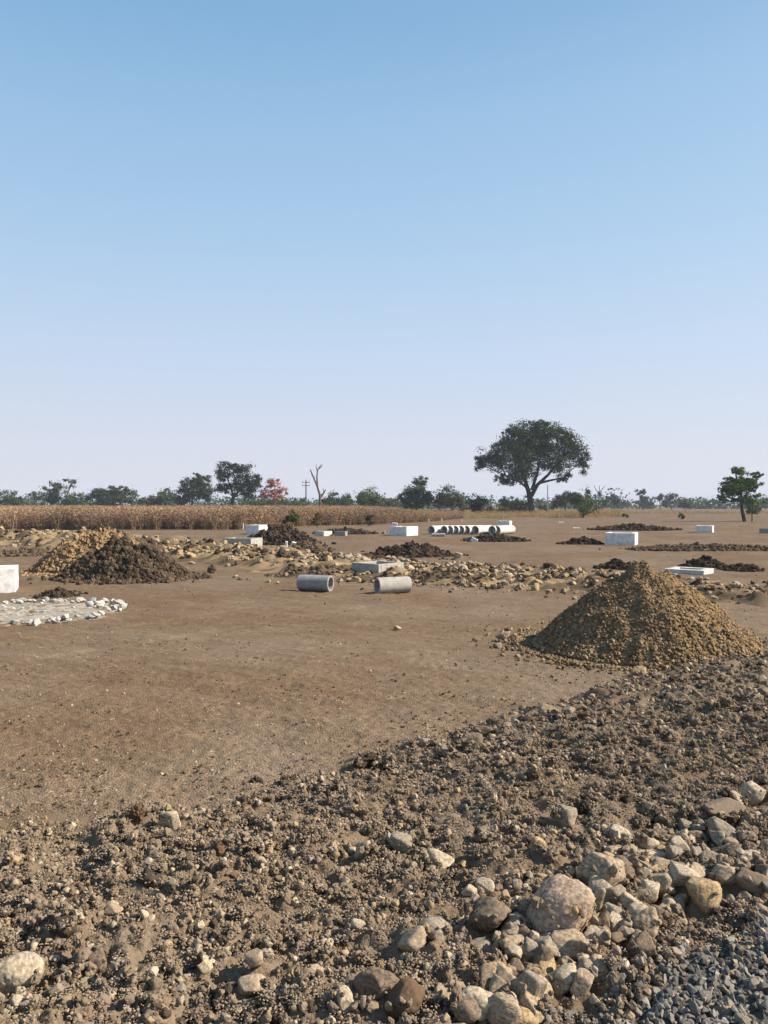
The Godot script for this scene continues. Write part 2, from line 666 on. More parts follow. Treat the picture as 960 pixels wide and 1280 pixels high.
func field_color(x: float, z: float) -> Color:
	var p := n_patch.get_noise_2d(x, z)
	var q := n_mid.get_noise_2d(x * 0.5, z * 0.5)
	var st := n_streak.get_noise_2d(x * 0.9 + z * 0.5 + 50.0, (z - x * 0.45) * 4.0)
	var k := 1.0 + 0.16 * p + 0.1 * q + 0.16 * st
	var c := Color(0.245, 0.168, 0.11).lerp(Color(0.25, 0.186, 0.133), clampf(0.5 + p * 1.2, 0.0, 1.0))
	return Color(c.r * k, c.g * k, c.b * k)

func make_ground() -> void:
	var zs := PackedFloat32Array([1500, 300, 60, 15, 3, -1.5, -3.0])
	var d := 4.0
	while d < 4500.0:
		zs.append(-d)
		d += maxf(0.022, d * d * 0.00038) if d < 42.0 else d * 0.028
	var us := PackedFloat32Array([-40, -8, -3, -1.6, -1.0, -0.8])
	var u := -0.68
	while u <= 0.68:
		us.append(u)
		u += 0.0034
	us.append_array([0.8, 1.0, 1.6, 3, 8, 40])
	var cols := us.size()
	var v := PackedVector3Array()
	var c := PackedColorArray()
	v.resize(cols * zs.size())
	c.resize(v.size())
	var k := 0
	for z in zs:
		var w := maxf(absf(z), 3.5)
		for uu in us:
			var x := uu * w
			var y := field_h(x, z)
			if z > -30.0 and z < 4.0 and absf(x) < 40.0:
				y -= 0.2 * smoothstep(0.05, 0.4, bank_s(x, z))
			elif z >= 4.0:
				y -= 0.2
			v[k] = Vector3(x, y, z)
			c[k] = field_color(x, z)
			k += 1
	structure("ground", grid_mesh(v, cols, zs.size(), c), M.field)

# ------------------------------------------------------------------ foreground bank
func stone_mat(i: int) -> Material:
	return M[["stone_TAN", "stone_CREAM", "stone_OCHRE", "stone_GREY", "stone_BROWN", "stone_TAN"][i % 6]]

# place of a stone whose middle shows at (px, py) on the bank: x, y, z of the ground under it and its distance
func on_bank(px: float, py: float, lift := 0.0) -> Vector3:
	var y := 0.25
	var p := Vector3.ZERO
	for i in 5:
		p = gp(px, py, y + lift)
		y = bank_h(p.x, p.z)
	return Vector3(p.x, y, p.z)

func make_bank() -> void:
	var ds := PackedFloat32Array()
	var d := 0.0
	while d < 26.0:
		ds.append(d)
		d += 0.1 if d < 1.6 else maxf(0.0125, d * d * 0.0007)
	var us := PackedFloat32Array([-12, -5, -2.5, -1.5, -1.1])
	var u := -0.8
	while u <= 0.8:
		us.append(u)
		u += 0.0045
	us.append_array([1.1, 1.5, 2.5, 5, 12])
	var v := PackedVector3Array()
	var c := PackedColorArray()
	for dd in ds:
		for uu in us:
			var x := uu * maxf(dd, 2.0)
			v.append(Vector3(x, bank_h(x, -dd), -dd))
			var p := n_patch.get_noise_2d(x * 3.0, -dd * 3.0)
			var g := smoothstep(-0.05, 0.1, gravel_s(x, -dd))
			var b := BANK.lerp(Color(0.168, 0.12, 0.08), clampf(0.5 + p, 0, 1)) * (1.0 + 0.2 * p)
			c.append(b.lerp(Color(0.12, 0.108, 0.092), g))
	var bank := structure("rubble_bank", grid_mesh(v, us.size(), ds.size(), c), M.bank)
	top_map.resize(TW * TD)
	hero_map.resize(TW * TD)
	for j in TD:
		for i in TW:
			top_map[j * TW + i] = bank_h(TX0 + (i + 0.5) * TC, TZ0 + (j + 0.5) * TC)
	hero_stones(bank)
	bank_fill(bank)

# [px, py, width, height in the photograph, material, shape, turn, label]; an empty label makes it one of the bank's own stones
func hero_stones(bank: Node3D) -> void:
	var list := [
		[702, 1144, 80, 74, "boulder_pink", 0, 0.3, "largest rounded pinkish tan boulder on the rubble bank"],
		[752, 1091, 57, 44, "stone_TAN", 0, 1.0, "tan boulder just behind the largest boulder"],
		[780, 1100, 42, 34, "stone_BROWN", 0, 2.0, "brown broken stone leaning on tan boulder behind the largest boulder"],
		[817, 1070, 55, 21, "stone_CREAM", 2, 0.2, "flat pale grey slab above the band of tan stones"],
		[851, 1074, 27, 25, "stone_CREAM", 1, 0.7, "pale yellow angular stone at right end of flat pale slab"],
		[775, 1044, 34, 28, "stone_CREAM", 0, 2.4, "round cream stone sitting alone above the flat pale slab"],
		[707, 1026, 31, 33, "stone_GREY", 0, 1.4, "upright grey tan stone standing among dark clods"],
		[855, 1054, 22, 31, "stone_CREAM", 1, 1.1, "pointed pale stone behind the flat pale slab"],
		[910, 1046, 42, 42, "stone_GREY", 1, 0.5, "large angular grey stone with pale lit edge near right side"],
		[907, 1019, 54, 27, "clod_BANK", 2, 0.1, "long soil crusted slab behind the large angular grey stone"],
		[944, 998, 32, 30, "stone_CREAM", 1, 2.2, "cream yellow block at right edge of the rubble bank"],
		[921, 1000, 22, 17, "stone_TAN", 1, 2.8, ""],
		[612, 1160, 58, 48, "stone_BROWN", 0, 0.9, "soil coated brown stone left of the largest boulder"],
		[646, 1157, 24, 24, "stone_TAN", 0, 0.1, ""], [654, 1174, 28, 29, "stone_BROWN", 0, 1.8, ""],
		[679, 1202, 32, 44, "stone_BROWN", 0, 0.4, "rough brown stone below the largest boulder"],
		[711, 1217, 38, 35, "stone_TAN", 1, 2.7, ""], [749, 1211, 34, 30, "stone_TAN", 0, 1.2, ""],
		[658, 1238, 52, 52, "stone_GREY", 1, 0.6, "big angular grey tan stone near the bottom edge"],
		[625, 1245, 34, 38, "stone_TAN", 1, 1.9, ""],
		[600, 1274, 58, 36, "stone_CREAM", 0, 0.2, "broad cream stone cut by the bottom edge"],
		[673, 1268, 26, 36, "stone_OCHRE", 1, 2.5, "pale yellow stone on the bottom edge"],
		[728, 1249, 31, 34, "stone_TAN", 1, 0.8, ""], [809, 1157, 36, 37, "stone_TAN", 0, 1.5, "round tan stone beside the grey gravel"],
		[756, 1165, 32, 44, "stone_BROWN", 0, 2.1, ""], [750, 1128, 24, 40, "stone_CREAM", 1, 0.9, "long pale stone at right side of the largest boulder"],
		[770, 1123, 32, 34, "stone_GREY", 1, 2.3, ""], [804, 1191, 36, 42, "stone_BROWN", 1, 0.3, "angular brown stone standing at the gravel's edge"],
		[830, 1110, 37, 33, "stone_TAN", 1, 1.7, ""], [838, 1130, 24, 22, "stone_OCHRE", 1, 0.5, ""],
		[882, 1117, 42, 38, "stone_OCHRE", 0, 2.9, "yellow tan stone above the grey gravel"],
		[858, 1100, 22, 28, "stone_TAN", 1, 1.3, ""], [875, 1093, 32, 17, "stone_GREY", 2, 0.4, ""], [912, 1105, 36, 27, "stone_TAN", 0, 2.0, ""],
		[945, 1108, 38, 32, "clod_BANK", 0, 0.7, ""], [936, 1127, 24, 20, "stone_TAN", 0, 1.0, ""], [696, 1182, 24, 26, "stone_OCHRE", 1, 2.6, ""],
		[681, 1098, 22, 19, "stone_OCHRE", 1, 0.2, ""], [607, 1115, 25, 20, "stone_CREAM", 1, 1.6, ""], [586, 1117, 19, 17, "stone_CREAM", 1, 0.8, ""],
		[676, 1050, 22, 26, "stone_OCHRE", 1, 2.2, ""], [602, 1187, 28, 20, "stone_GREY", 0, 0.1, ""], [612, 1206, 22, 23, "stone_OCHRE", 1, 1.4, ""],
		[471, 1232, 55, 36, "stone_BROWN", 0, 0.4, "rounded brown cobble with pale top near bottom centre"],
		[507, 1253, 52, 46, "clod_RED", 0, 2.5, "reddish brown cobble touching the rounded brown cobble"],
		[431, 1255, 29, 37, "stone_CREAM", 1, 1.0, "cream stone left of the rounded brown cobble"],
		[517, 1177, 40, 32, "stone_TAN", 0, 0.6, "pale tan stone of a close pair amid clods"],
		[542, 1164, 42, 28, "stone_GREY", 0, 2.7, "grey stone of a close pair amid clods"],
		[548, 1079, 40, 28, "stone_CREAM", 0, 1.8, "light cream grey cobble alone on the clods"],
		[502, 1054, 35, 20, "stone_GREY", 0, 0.3, "low grey stone up the slope from light cobble"],
		[453, 1064, 26, 24, "stone_TAN", 1, 2.0, ""], [319, 1212, 28, 24, "stone_TAN", 1, 0.9, ""], [314, 1236, 38, 26, "stone_TAN", 2, 0.2, ""],
		[396, 1219, 24, 18, "stone_TAN", 1, 1.5, ""], [555, 1245, 22, 22, "stone_TAN", 1, 2.4, ""],
		[456, 1202, 34, 28, "clod_BANK", 3, 0.5, ""], [427, 1119, 42, 24, "clod_BANK", 3, 1.1, ""], [447, 1154, 21, 15, "stone_CREAM", 2, 2.8, ""],
		[499, 1011, 14, 19, "stone_OCHRE", 1, 0.7, ""],
		[20, 1227, 58, 56, "stone_CREAM", 0, 1.2, "whitish pink rounded boulder at left edge"],
		[212, 1028, 28, 28, "stone_CREAM", 1, 0.35, "dark stone with pale lit side on the bank's rim at left"],
		[250, 1013, 17, 14, "stone_TAN", 0, 1.8, ""], [171, 1027, 24, 26, "clod_RED", 3, 2.3, ""], [17, 1080, 19, 17, "stone_OCHRE", 1, 0.6, ""],
		[311, 1047, 15, 12, "stone_CREAM", 1, 1.4, ""], [324, 1078, 19, 10, "stone_CREAM", 2, 0.1, ""], [255, 1208, 25, 22, "stone_CREAM", 1, 2.6, "small cream yellow stone alone on clods at lower left"],
		[140, 1142, 25, 13, "stone_TAN", 2, 0.3, ""], [120, 1208, 29, 32, "stone_BROWN", 0, 0.9, ""], [19, 1258, 20, 20, "stone_CREAM", 1, 2.0, ""], [146, 1233, 14, 15, "stone_TAN", 1, 1.0, ""],
		[321, 981, 20, 20, "clod_DARK", 3, 0.2, ""], [355, 978, 17, 15, "clod_DARK", 3, 1.7, ""],
		[685, 893, 23, 23, "stone_TAN", 1, 0.4, "tan block with shaded left side on the bank's rim"],
		[710, 889, 14, 12, "stone_GREY", 0, 2.1, ""], [605, 915, 28, 21, "stone_BROWN", 2, 0.8, "flat brown slab tilted on the bank's rim"],
		[531, 932, 14, 14, "stone_CREAM", 0, 1.3, ""], [645, 904, 16, 12, "stone_CREAM", 1, 2.4, ""],
		[459, 954, 32, 20, "clod_DARK", 3, 0.6, ""], [479, 962, 26, 26, "clod_DARK", 3, 2.0, ""], [927, 870, 14, 9, "stone_TAN", 2, 0.1, ""],
		[945, 1040, 42, 46, "clod_BANK", 3, 1.9, ""], [730, 1010, 26, 22, "clod_DARK", 3, 0.9, ""], [600, 1065, 26, 20, "clod_BANK", 3, 2.7, ""],
		[820, 1048, 40, 30, "clod_BANK", 3, 0.3, ""], [730, 1075, 30, 22, "clod_BANK", 3, 1.2, ""], [570, 1090, 26, 20, "clod_DARK", 3, 2.2, ""],
	]
	var n := 0
	for a in list:
		n += 1
		var lift := 0.0
		var p := on_bank(a[0], a[1], 0.0)
		var r := Vector3(a[2], a[3], a[2]) * 0.5 / F * -p.z
		r.z = r.x * R.randf_range(0.75, 1.0)
		lift = r.y * (0.62 if a[2] >= 50 else 0.45)
		p = on_bank(a[0], a[1], lift)
		var mesh: ArrayMesh
		var sub := 4 if a[2] >= 50 else 3
		if a[0] == 702 or a[0] == 20:
			mesh = rock(900 + n, 5, 14, 6.5, 0.22, 0.07)
		elif a[5] == 0:
			mesh = rock(900 + n, sub, 13, 20.0, 0.34, 0.12)
		elif a[5] == 1:
			mesh = rock(900 + n, sub, 10, 40.0, 0.42, 0.06)
		elif a[5] == 2:
			mesh = rock(900 + n, sub, 11, 36.0, 0.35, 0.07)
		else:
			mesh = clod(900 + n, 4, 0.7)
		var b := Basis(Vector3(1, 0, 0.4).normalized(), R.randf_range(-0.25, 0.25)) * Basis(Vector3.UP, a[6])
		var t := Transform3D(Basis.from_scale(r) * b, Vector3(p.x, p.y + lift, p.z))
		top_add(p.x, p.z, p.y + lift, r.x, r.y)
		hero_add(p.x, p.z, r.x * 0.92)
		if a[7] != "":
			single("boulder" if a[2] >= 50 else "stone", mesh, M[a[4]], a[7], "boulder" if a[2] >= 50 else "stone", t, "singled out stones on the rubble bank")
		else:
			part("clod" if a[5] == 3 else "stone", mesh, M[a[4]], bank, t)

func in_band(px: float, py: float) -> bool:
	return Geometry2D.is_point_in_polygon(Vector2(px, py), PackedVector2Array([Vector2(560, 1310), Vector2(600, 1225), Vector2(655, 1140), Vector2(760, 1075), Vector2(900, 1035), Vector2(1100, 985), Vector2(1100, 1070), Vector2(860, 1128), Vector2(800, 1185), Vector2(720, 1245), Vector2(640, 1310)]))

func bank_fill(bank: Node3D) -> void:
	# stones of the band between clods and gravel, largest first
	var sizes := []
	for i in 235:
		sizes.append(lerpf(0.017, 0.058, pow(R.randf(), 1.6)))
	sizes.sort()
	sizes.reverse()
	for r in sizes:
		var px := 0.0
		var py := 0.0
		for k in 60:
			px = R.randf_range(420, 1090)
			py = R.randf_range(1000, 1300)
			var w := on_bank(px, py)
			if in_band(px, py) and not hero_at(w.x, w.z):
				break
		var p := on_bank(px, py)
		hero_add(p.x, p.z, r * 0.8)
		var sq := R.randf_range(0.6, 0.95)
		var y := settle(p.x, p.z, r, r * sq, 0.35)
		var b := Basis.from_scale(Vector3(r * R.randf_range(0.9, 1.25), r * sq, r * R.randf_range(0.75, 1.0)) * 1.15)
		var m: ArrayMesh = chips[R.randi() % 10] if R.randf() < 0.5 else rocks[R.randi() % 10]
		part("stone", m, stone_mat(R.randi()), bank, Transform3D(lying(0.4) * b * Basis(Vector3.UP, R.randf() * TAU), Vector3(p.x, y, p.z)))
	# loose clods big enough to pick out
	for i in 300:
		var p := Vector3.ZERO
		for k in 40:
			var dd := sqrt(R.randf_range(2.2 * 2.2, 7.0 * 7.0))
			p = Vector3(R.randf_range(-0.62, 0.62) * dd, 0, -dd)
			if bank_s(p.x, p.z) > R.randf_range(0.05, 0.5) and gravel_s(p.x, p.z) < -0.25 and not hero_at(p.x, p.z):
				break
		var r := lerpf(0.024, 0.066, pow(R.randf(), 2.2)) * (1.0 if p.z > -5.0 else 1.25)
		var y := settle(p.x, p.z, r, r * 0.7, 0.3)
		var q := R.randf()
		part("clod", lumps[R.randi() % 10] if R.randf() < 0.4 else chunks[R.randi() % 10], M.clod_DARK if q < 0.16 else M.clod_RED if q < 0.22 else M.clod_BANK, bank,
			Transform3D(lying(0.5) * Basis.from_scale(Vector3(r * R.randf_range(0.9, 1.3), r * R.randf_range(0.6, 0.9), r)), Vector3(p.x, y, p.z)))
	# grey crushed gravel
	var gravel := Node3D.new()
	gravel.name = "gravel_bed"
	add_child(gravel)
	gravel.set_meta("kind", "structure")
	var gt := []
	var gc := PackedColorArray()
	var count := 0
	for i in 24000:
		var dd := sqrt(R.randf_range(1.6 * 1.6, 4.6 * 4.6))
		var x := R.randf_range(0.05, 0.8) * dd
		var s := gravel_s(x, -dd)
		if s < R.randfn() * 0.07 - 0.02 or x > 2.9 or hero_at(x, -dd):
			continue
		var r := lerpf(0.006, 0.016, pow(R.randf(), 1.4)) if i > 1100 else lerpf(0.013, 0.026, R.randf())
		var y := settle(x, -dd, r, r * 0.7, 0.2)
		var b := rq() * Basis.from_scale(Vector3(r * R.randf_range(0.95, 1.5), r * R.randf_range(0.55, 0.9), r) * 1.1)
		var t := Transform3D(b, Vector3(x, y, -dd))
		var view := x / dd < 0.5 and dd > 2.3
		if count < 300 and view and i < 1100:
			part("stone", chips[R.randi() % 10], M[["gravel_a", "gravel_b", "gravel_c", "gravel_a", "stone_GREY"][R.randi() % 5]], gravel, t)
			count += 1
		else:
			gt.append(t)
			var q := R.randf()
			gc.append(vary(Color(0.205, 0.19, 0.168) if q < 0.5 else Color(0.3, 0.275, 0.24) if q < 0.75 else Color(0.1, 0.096, 0.094) if q < 0.92 else TAN, 0.2))
	many("loose_gravel", chips[3], M.stone, gt, gc, gravel)
	# countless small clods, crumbs and pebbles
	var ct := [[], [], [], []]
	var cc := [PackedColorArray(), PackedColorArray(), PackedColorArray(), PackedColorArray()]
	var ft := []
	var fc := PackedColorArray()
	var pt := []
	var pc := PackedColorArray()
	for i in 135000:
		var far := i > 100000
		var dd := sqrt(R.randf_range(2.0 * 2.0, 6.6 * 6.6)) if not far else sqrt(R.randf_range(6.6 * 6.6, 16.0 * 16.0))
		var x := R.randf_range(-0.8, 0.8) * dd if not far else R.randf_range(0.0, 0.75) * dd
		var s := bank_s(x, -dd)
		if s < 0.0 or s < absf(R.randfn()) * 0.12 or gravel_s(x, -dd) > 0.05 or hero_at(x, -dd):
			continue
		var dens := n_mid.get_noise_2d(x * 1.1 + 30.0, dd * 1.1)
		if R.randf() < 0.32 - dens * 1.4:
			continue
		var r := lerpf(0.004, 0.022, pow(R.randf(), 2.4)) if not far else lerpf(0.01, 0.034, pow(R.randf(), 2.2))
		var y := top_at(x, -dd) + r * 0.3
		if r > 0.013:
			top_add(x, -dd, y, r, r * 0.7)
		var b := rq() * Basis.from_scale(Vector3(r * R.randf_range(0.8, 1.4), r * R.randf_range(0.7, 1.0), r))
		if R.randf() < 0.18:
			pt.append(Transform3D(b, Vector3(x, y, -dd)))
			var q := R.randf()
			pc.append(vary(CREAM if q < 0.3 else TAN if q < 0.6 else OCHRE if q < 0.75 else GREY, 0.2))
		else:
			ct[i % 4].append(Transform3D(b, Vector3(x, y, -dd)))
			cc[i % 4].append(vary(BANK if R.randf() < 0.85 else Color(0.096, 0.074, 0.054), 0.22))
	for i in 13000:
		var dd := sqrt(R.randf_range(2.0 * 2.0, 7.0 * 7.0))
		var x := R.randf_range(-0.75, 0.75) * dd
		if bank_s(x, -dd) < absf(R.randfn()) * 0.1 or gravel_s(x, -dd) > 0.0 or hero_at(x, -dd) or hero_at(x + 0.03, -dd) or hero_at(x - 0.03, -dd) or hero_at(x, -dd + 0.03) or hero_at(x, -dd - 0.03):
			continue
		ft.append(Transform3D(Basis(Vector3.UP, R.randf() * TAU) * Basis.from_scale(Vector3.ONE * R.randf_range(0.7, 1.3)), Vector3(x, top_at(x, -dd) + 0.001, -dd)))
		fc.append(vary(BANK, 0.2))
	for k in 4:
		many("small_clods", [lumps[2], chunks[1], chunks[4], lumps[6]][k], M.clod, ct[k], cc[k], bank)
	many("soil_crumbs", crumbs(5, 24, 0.034, 0.0014, 0.0062), M.grit, ft, fc, bank)
	many("pebbles", chips[5], M.stone, pt, pc, bank)

# ------------------------------------------------------------------ heaps
# a heap as a polar mesh: footprint rx by rz turned by `turn`, height h; returns the node. Its own axes stand at the heap's foot
func heap_shape(rx: float, rz: float, h: float, s: int, cone: float, rough: float, c: Color) -> Dictionary:
	var nn := noise(s, 1.0, 4, 0.55)
	var hf := func(r: float, a: float) -> float:
		var x := cos(a) * r
		var z := sin(a) * r
		var e := 1.0 + 0.16 * nn.get_noise_2d(cos(a) * 1.2 + 9.0, sin(a) * 1.2)
		var q := r / e
		var peak := (1.0 - q) if q < 1.0 else (1.0 - q) * 0.5
		var round_top := (1.0 - q * q) if q < 1.0 else (1.0 - q)
		var k := lerpf(round_top, sqrt(peak * peak + 0.0036) if peak > 0.0 else peak, cone)
		return h * k + rough * nn.get_noise_2d(x * rx * 1.6, z * rz * 1.6) * clampf(1.2 - q, 0.0, 1.0) - 0.02
	var cols := 73
	var rows := 40
	var v := PackedVector3Array()
	var cs := PackedColorArray()
	for j in rows:
		for i in cols:
			var a := TAU * (i % (cols - 1)) / (cols - 1)
			var r := 1.22 * j / (rows - 1)
			v.append(Vector3(cos(a) * r * rx, hf.call(r, a), sin(a) * r * rz))
			cs.append(c * (1.0 + 0.2 * nn.get_noise_2d(v[-1].x * 2.0, v[-1].z * 2.0)))
	return {"mesh": grid_mesh(v, cols, rows, cs, true), "h": hf}

func heap(called: String, label: String, at: Vector3, turn: float, rx: float, rz: float, h: float, s: int, cone: float, rough: float, c: Color, n: int, rmin: float, rmax: float, cols: Array, angular: bool, parts := 0, piece := "clod", group := "") -> Node3D:
	var t := thing(called, label, "gravel pile" if called == "gravel_pile" else "soil heap", at, turn, group)
	var d := heap_shape(rx, rz, h, s, cone, rough, c)
	part("core", d.mesh, M.bank, t)
	var ts := []
	var cs := PackedColorArray()
	var hf: Callable = d.h
	var two_sorts := s == 51
	for i in n + parts:
		var q := sqrt(R.randf()) * 1.12 + (absf(R.randfn()) * 0.18 if R.randf() < 0.12 else 0.0)
		var a := R.randf() * TAU
		if i < parts:
			q = sqrt(R.randf()) * 1.02
			a = R.randf_range(-0.3, PI + 0.3) - turn * -1.0     # the pieces picked out singly are those on the viewer's side
		var y: float = hf.call(q, a)
		if q > 1.0:
			y = maxf(y, 0.0)
		var big := i < parts
		var r := lerpf(rmin, rmax, pow(R.randf(), 2.2)) if not big else lerpf(rmin * 0.4 + rmax * 0.6, rmax * 1.15, R.randf())
		if two_sorts:
			r *= lerpf(0.7, 1.2, q * q)
		var b := rq() * Basis.from_scale(Vector3(r * R.randf_range(0.9, 1.35), r * R.randf_range(0.65, 1.0), r))
		var tr := Transform3D(b, Vector3(cos(a) * q * rx, y + r * 0.25, sin(a) * q * rz))
		var col: Color = cols[R.randi() % cols.size()]
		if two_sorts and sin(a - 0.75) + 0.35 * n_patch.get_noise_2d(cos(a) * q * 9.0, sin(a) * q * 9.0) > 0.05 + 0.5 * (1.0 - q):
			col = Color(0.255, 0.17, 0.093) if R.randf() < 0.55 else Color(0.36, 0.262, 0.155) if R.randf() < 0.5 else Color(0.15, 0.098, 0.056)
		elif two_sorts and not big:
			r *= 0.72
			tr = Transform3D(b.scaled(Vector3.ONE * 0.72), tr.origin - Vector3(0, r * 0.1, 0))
		if big:
			var k := "heap_%.3f_%.3f" % [col.r, col.g]
			if not M.has(k):
				mat(k, col, 0.9, "rock", 0.4, "rock_n", 0.8)
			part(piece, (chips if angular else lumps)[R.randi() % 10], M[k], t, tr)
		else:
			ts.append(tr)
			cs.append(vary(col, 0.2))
	many("loose_stones" if angular else "loose_clods", chips[s % 10] if angular else lumps[s % 10], M.stone if angular else M.clod, ts, cs, t)
	return t

func make_piles() -> void:
	var G := [Color(0.34, 0.222, 0.108), Color(0.4, 0.262, 0.125), Color(0.28, 0.185, 0.1), Color(0.38, 0.285, 0.172), Color(0.21, 0.143, 0.088)]
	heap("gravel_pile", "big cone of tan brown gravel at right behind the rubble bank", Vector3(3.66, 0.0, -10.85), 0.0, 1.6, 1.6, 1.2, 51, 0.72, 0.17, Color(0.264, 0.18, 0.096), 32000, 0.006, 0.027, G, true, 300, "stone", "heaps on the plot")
	var D := [Color(0.062, 0.046, 0.034), Color(0.088, 0.066, 0.048), Color(0.052, 0.04, 0.032), Color(0.128, 0.096, 0.07)]
	var B := [Color(0.16, 0.116, 0.08), Color(0.128, 0.096, 0.068), Color(0.216, 0.16, 0.108)]
	var p := gp(150, 724)
	heap("soil_pile", "tall pile of dark brown clods in front of the tan pile at left", p + Vector3(0.1, 0, -0.2), 0.2, 1.62, 1.25, 0.98, 52, 0.3, 0.4, Color(0.08, 0.062, 0.046), 3600, 0.025, 0.1, [D[1], B[1], B[0], D[0], D[3]], false, 120, "clod", "heaps on the plot")
	heap("gravel_pile", "rounded tan orange gravel pile half hidden behind the dark clod pile", gp(128, 716) + Vector3(-0.2, 0, -0.5), 0.1, 2.0, 1.5, 1.22, 53, 0.25, 0.2, Color(0.256, 0.176, 0.096), 3000, 0.02, 0.06, [G[0], G[1], G[2]], true, 60, "stone", "heaps on the plot")
	# [px, py of the foot, half width and top in the photograph, depth, palette, label]
	var list := [
		[513, 697, 55, 679, 0.8, D, "long low black soil mound behind the open concrete chamber"],
		[350, 681, 46, 658, 1.4, D, "tall dark soil mound topped with a green shrub at left centre"],
		[385, 689, 30, 677, 1.0, B, "low brown tail of soil right of the tall dark mound"],
		[727, 681, 25, 672, 0.8, D, "small dark soil mound touching left side of white chamber"],
		[880, 710, 28, 697, 0.8, D, "dark clod mound right behind the sunken concrete chamber"],
		[928, 714, 24, 705, 0.8, D, "low dark clods right of the sunken concrete chamber"],
		[775, 712, 27, 699, 0.8, D, "dark mound peeking over left shoulder of big gravel cone"],
		[885, 689, 90, 681, 0.9, B, "long thin dark soil ridge crossing field right of white chamber"],
		[620, 677, 36, 669, 0.8, D, "thin dark soil ridge in front of the stacked white pipes"],
		[790, 663, 45, 657, 0.8, D, "far thin dark ridge left of the distant white chamber"],
		[72, 748, 24, 737, 0.5, D, "small dark clod heap between white block and lime rubble"],
		[395, 722, 58, 706, 1.0, B, "brown soil heap behind the left loose pipe"],
		[50, 695, 70, 687, 0.9, B, "dark soil strip in front of the tan spoil at left"],
		[938, 754, 30, 741, 0.7, D, "dark clods at right edge beyond the gravel cone"],
		[560, 729, 60, 712, 0.8, B, "brown stony soil heap right of the open chamber"],
		[690, 731, 50, 717, 0.8, B, "brown stony soil heap left of the gravel cone"],
		[130, 668, 20, 657, 0.8, D, "far dark heap at the crop's edge behind the tan pile"],
		[430, 668, 35, 662, 0.7, D, "far low dark bank behind the two short grey chambers"],
	]
	var i := 0
	for a in list:
		i += 1
		var d := gd(a[1])
		var rx: float = a[2] / F * d
		var rz := minf(maxf(rx * 0.6, 0.5), a[4] + 0.3)
		var dd := d + rz
		var h := maxf(EYE - (a[3] - HZ) / F * dd, 0.15)
		var px: float = d / F
		heap("soil_heap", a[6], Vector3(gx(a[0], dd), 0.0, -dd), 0.0, rx * dd / d, rz, h * 0.85, 60 + i, 0.15, h * 0.8, a[5][0], int(clampf(rx * rz * 420, 250, 1500)), px * 0.9, px * 3.2, a[5], false, 0, "clod", "soil heaps on the plot")
	var cl := gp(265, 716)
	single("clod", lumps[4], M.clod_DARK, "lone black clod on the field right of the dark pile", "clod", Transform3D(Basis.from_scale(Vector3(0.14, 0.17, 0.14)), cl + Vector3(0, 0.1, 0)))
	var fs := [[631, 794, 15, 10, "stone_TAN", "tan stone on the field left of the gravel cone"], [622, 807, 10, 9, "stone_GREY", "small grey stone on the field near toe of the gravel cone"],
		[800, 842, 18, 16, "stone_OCHRE", "tan stone at the front toe of the gravel cone"], [818, 845, 19, 11, "stone_BROWN", "flat brown stone at the front toe of the gravel cone"], [497, 785, 9, 6, "stone_CREAM", "small pale stone on bare earth below the right pipe"]]
	for a in fs:
		var q := gp(a[0], a[1] + a[3] * 0.35)
		var k: float = -q.z / F * 0.5
		single("stone", rocks[R.randi() % 10], M[a[4]], a[5], "stone", Transform3D(lying(0.3) * Basis.from_scale(Vector3(a[2], a[3], a[2]) * k * 1.15), q + Vector3(0, a[3] * k * 0.6, 0)), "stones on the bare field")

# ------------------------------------------------------------------ tan trench spoil across the middle
var SP := [Vector4(-32, -42, 4.5, 0.55), Vector4(-22.5, -41, 4.2, 0.55), Vector4(-15.2, -39.5, 4.0, 0.5), Vector4(-8.6, -32.6, 3.6, 0.3), Vector4(-4.4, -28.2, 3.4, 0.2), Vector4(-1.3, -24.6, 3.2, 0.18), Vector4(1.4, -22.0, 3.0, 0.18), Vector4(3.5, -20.8, 2.6, 0.18), Vector4(4.9, -19.8, 2.4, 0.18), Vector4(6.4, -18.6, 2.2, 0.15), Vector4(8.4, -16.6, 2.2, 0.15), Vector4(12, -14.0, 2.4, 0.15)]

func spoil_at(t: float) -> Vector4:
	var k := clampf(t, 0.0, 0.9999) * (SP.size() - 1)
	return SP[int(k)].lerp(SP[int(k) + 1], k - int(k))

func spoil_h(t: float, w: float) -> Vector3:
	var a := spoil_at(t)
	var b := spoil_at(minf(t + 0.02, 1.0))
	var e := spoil_at(maxf(t - 0.02, 0.0))
	var along := Vector2(b.x - e.x, b.y - e.y).normalized()
	var side := Vector2(-along.y, along.x)
	var x := a.x + side.x * w * a.z
	var z := a.y + side.y * w * a.z
	var k := 1.0 - smoothstep(0.45, 1.05, absf(w) + 0.3 * n_edge.get_noise_2d(x * 0.6, z * 0.6))
	var rid := absf(n_big.get_noise_2d(x * 0.6, z * 0.9))
	var y := -0.06 + k * (0.07 + a.w * (0.35 + 1.3 * rid) + 0.08 * n_mid.get_noise_2d(x, z) + 0.04 * n_fine.get_noise_2d(x * 0.3, z * 0.3))
	return Vector3(x, y, z)

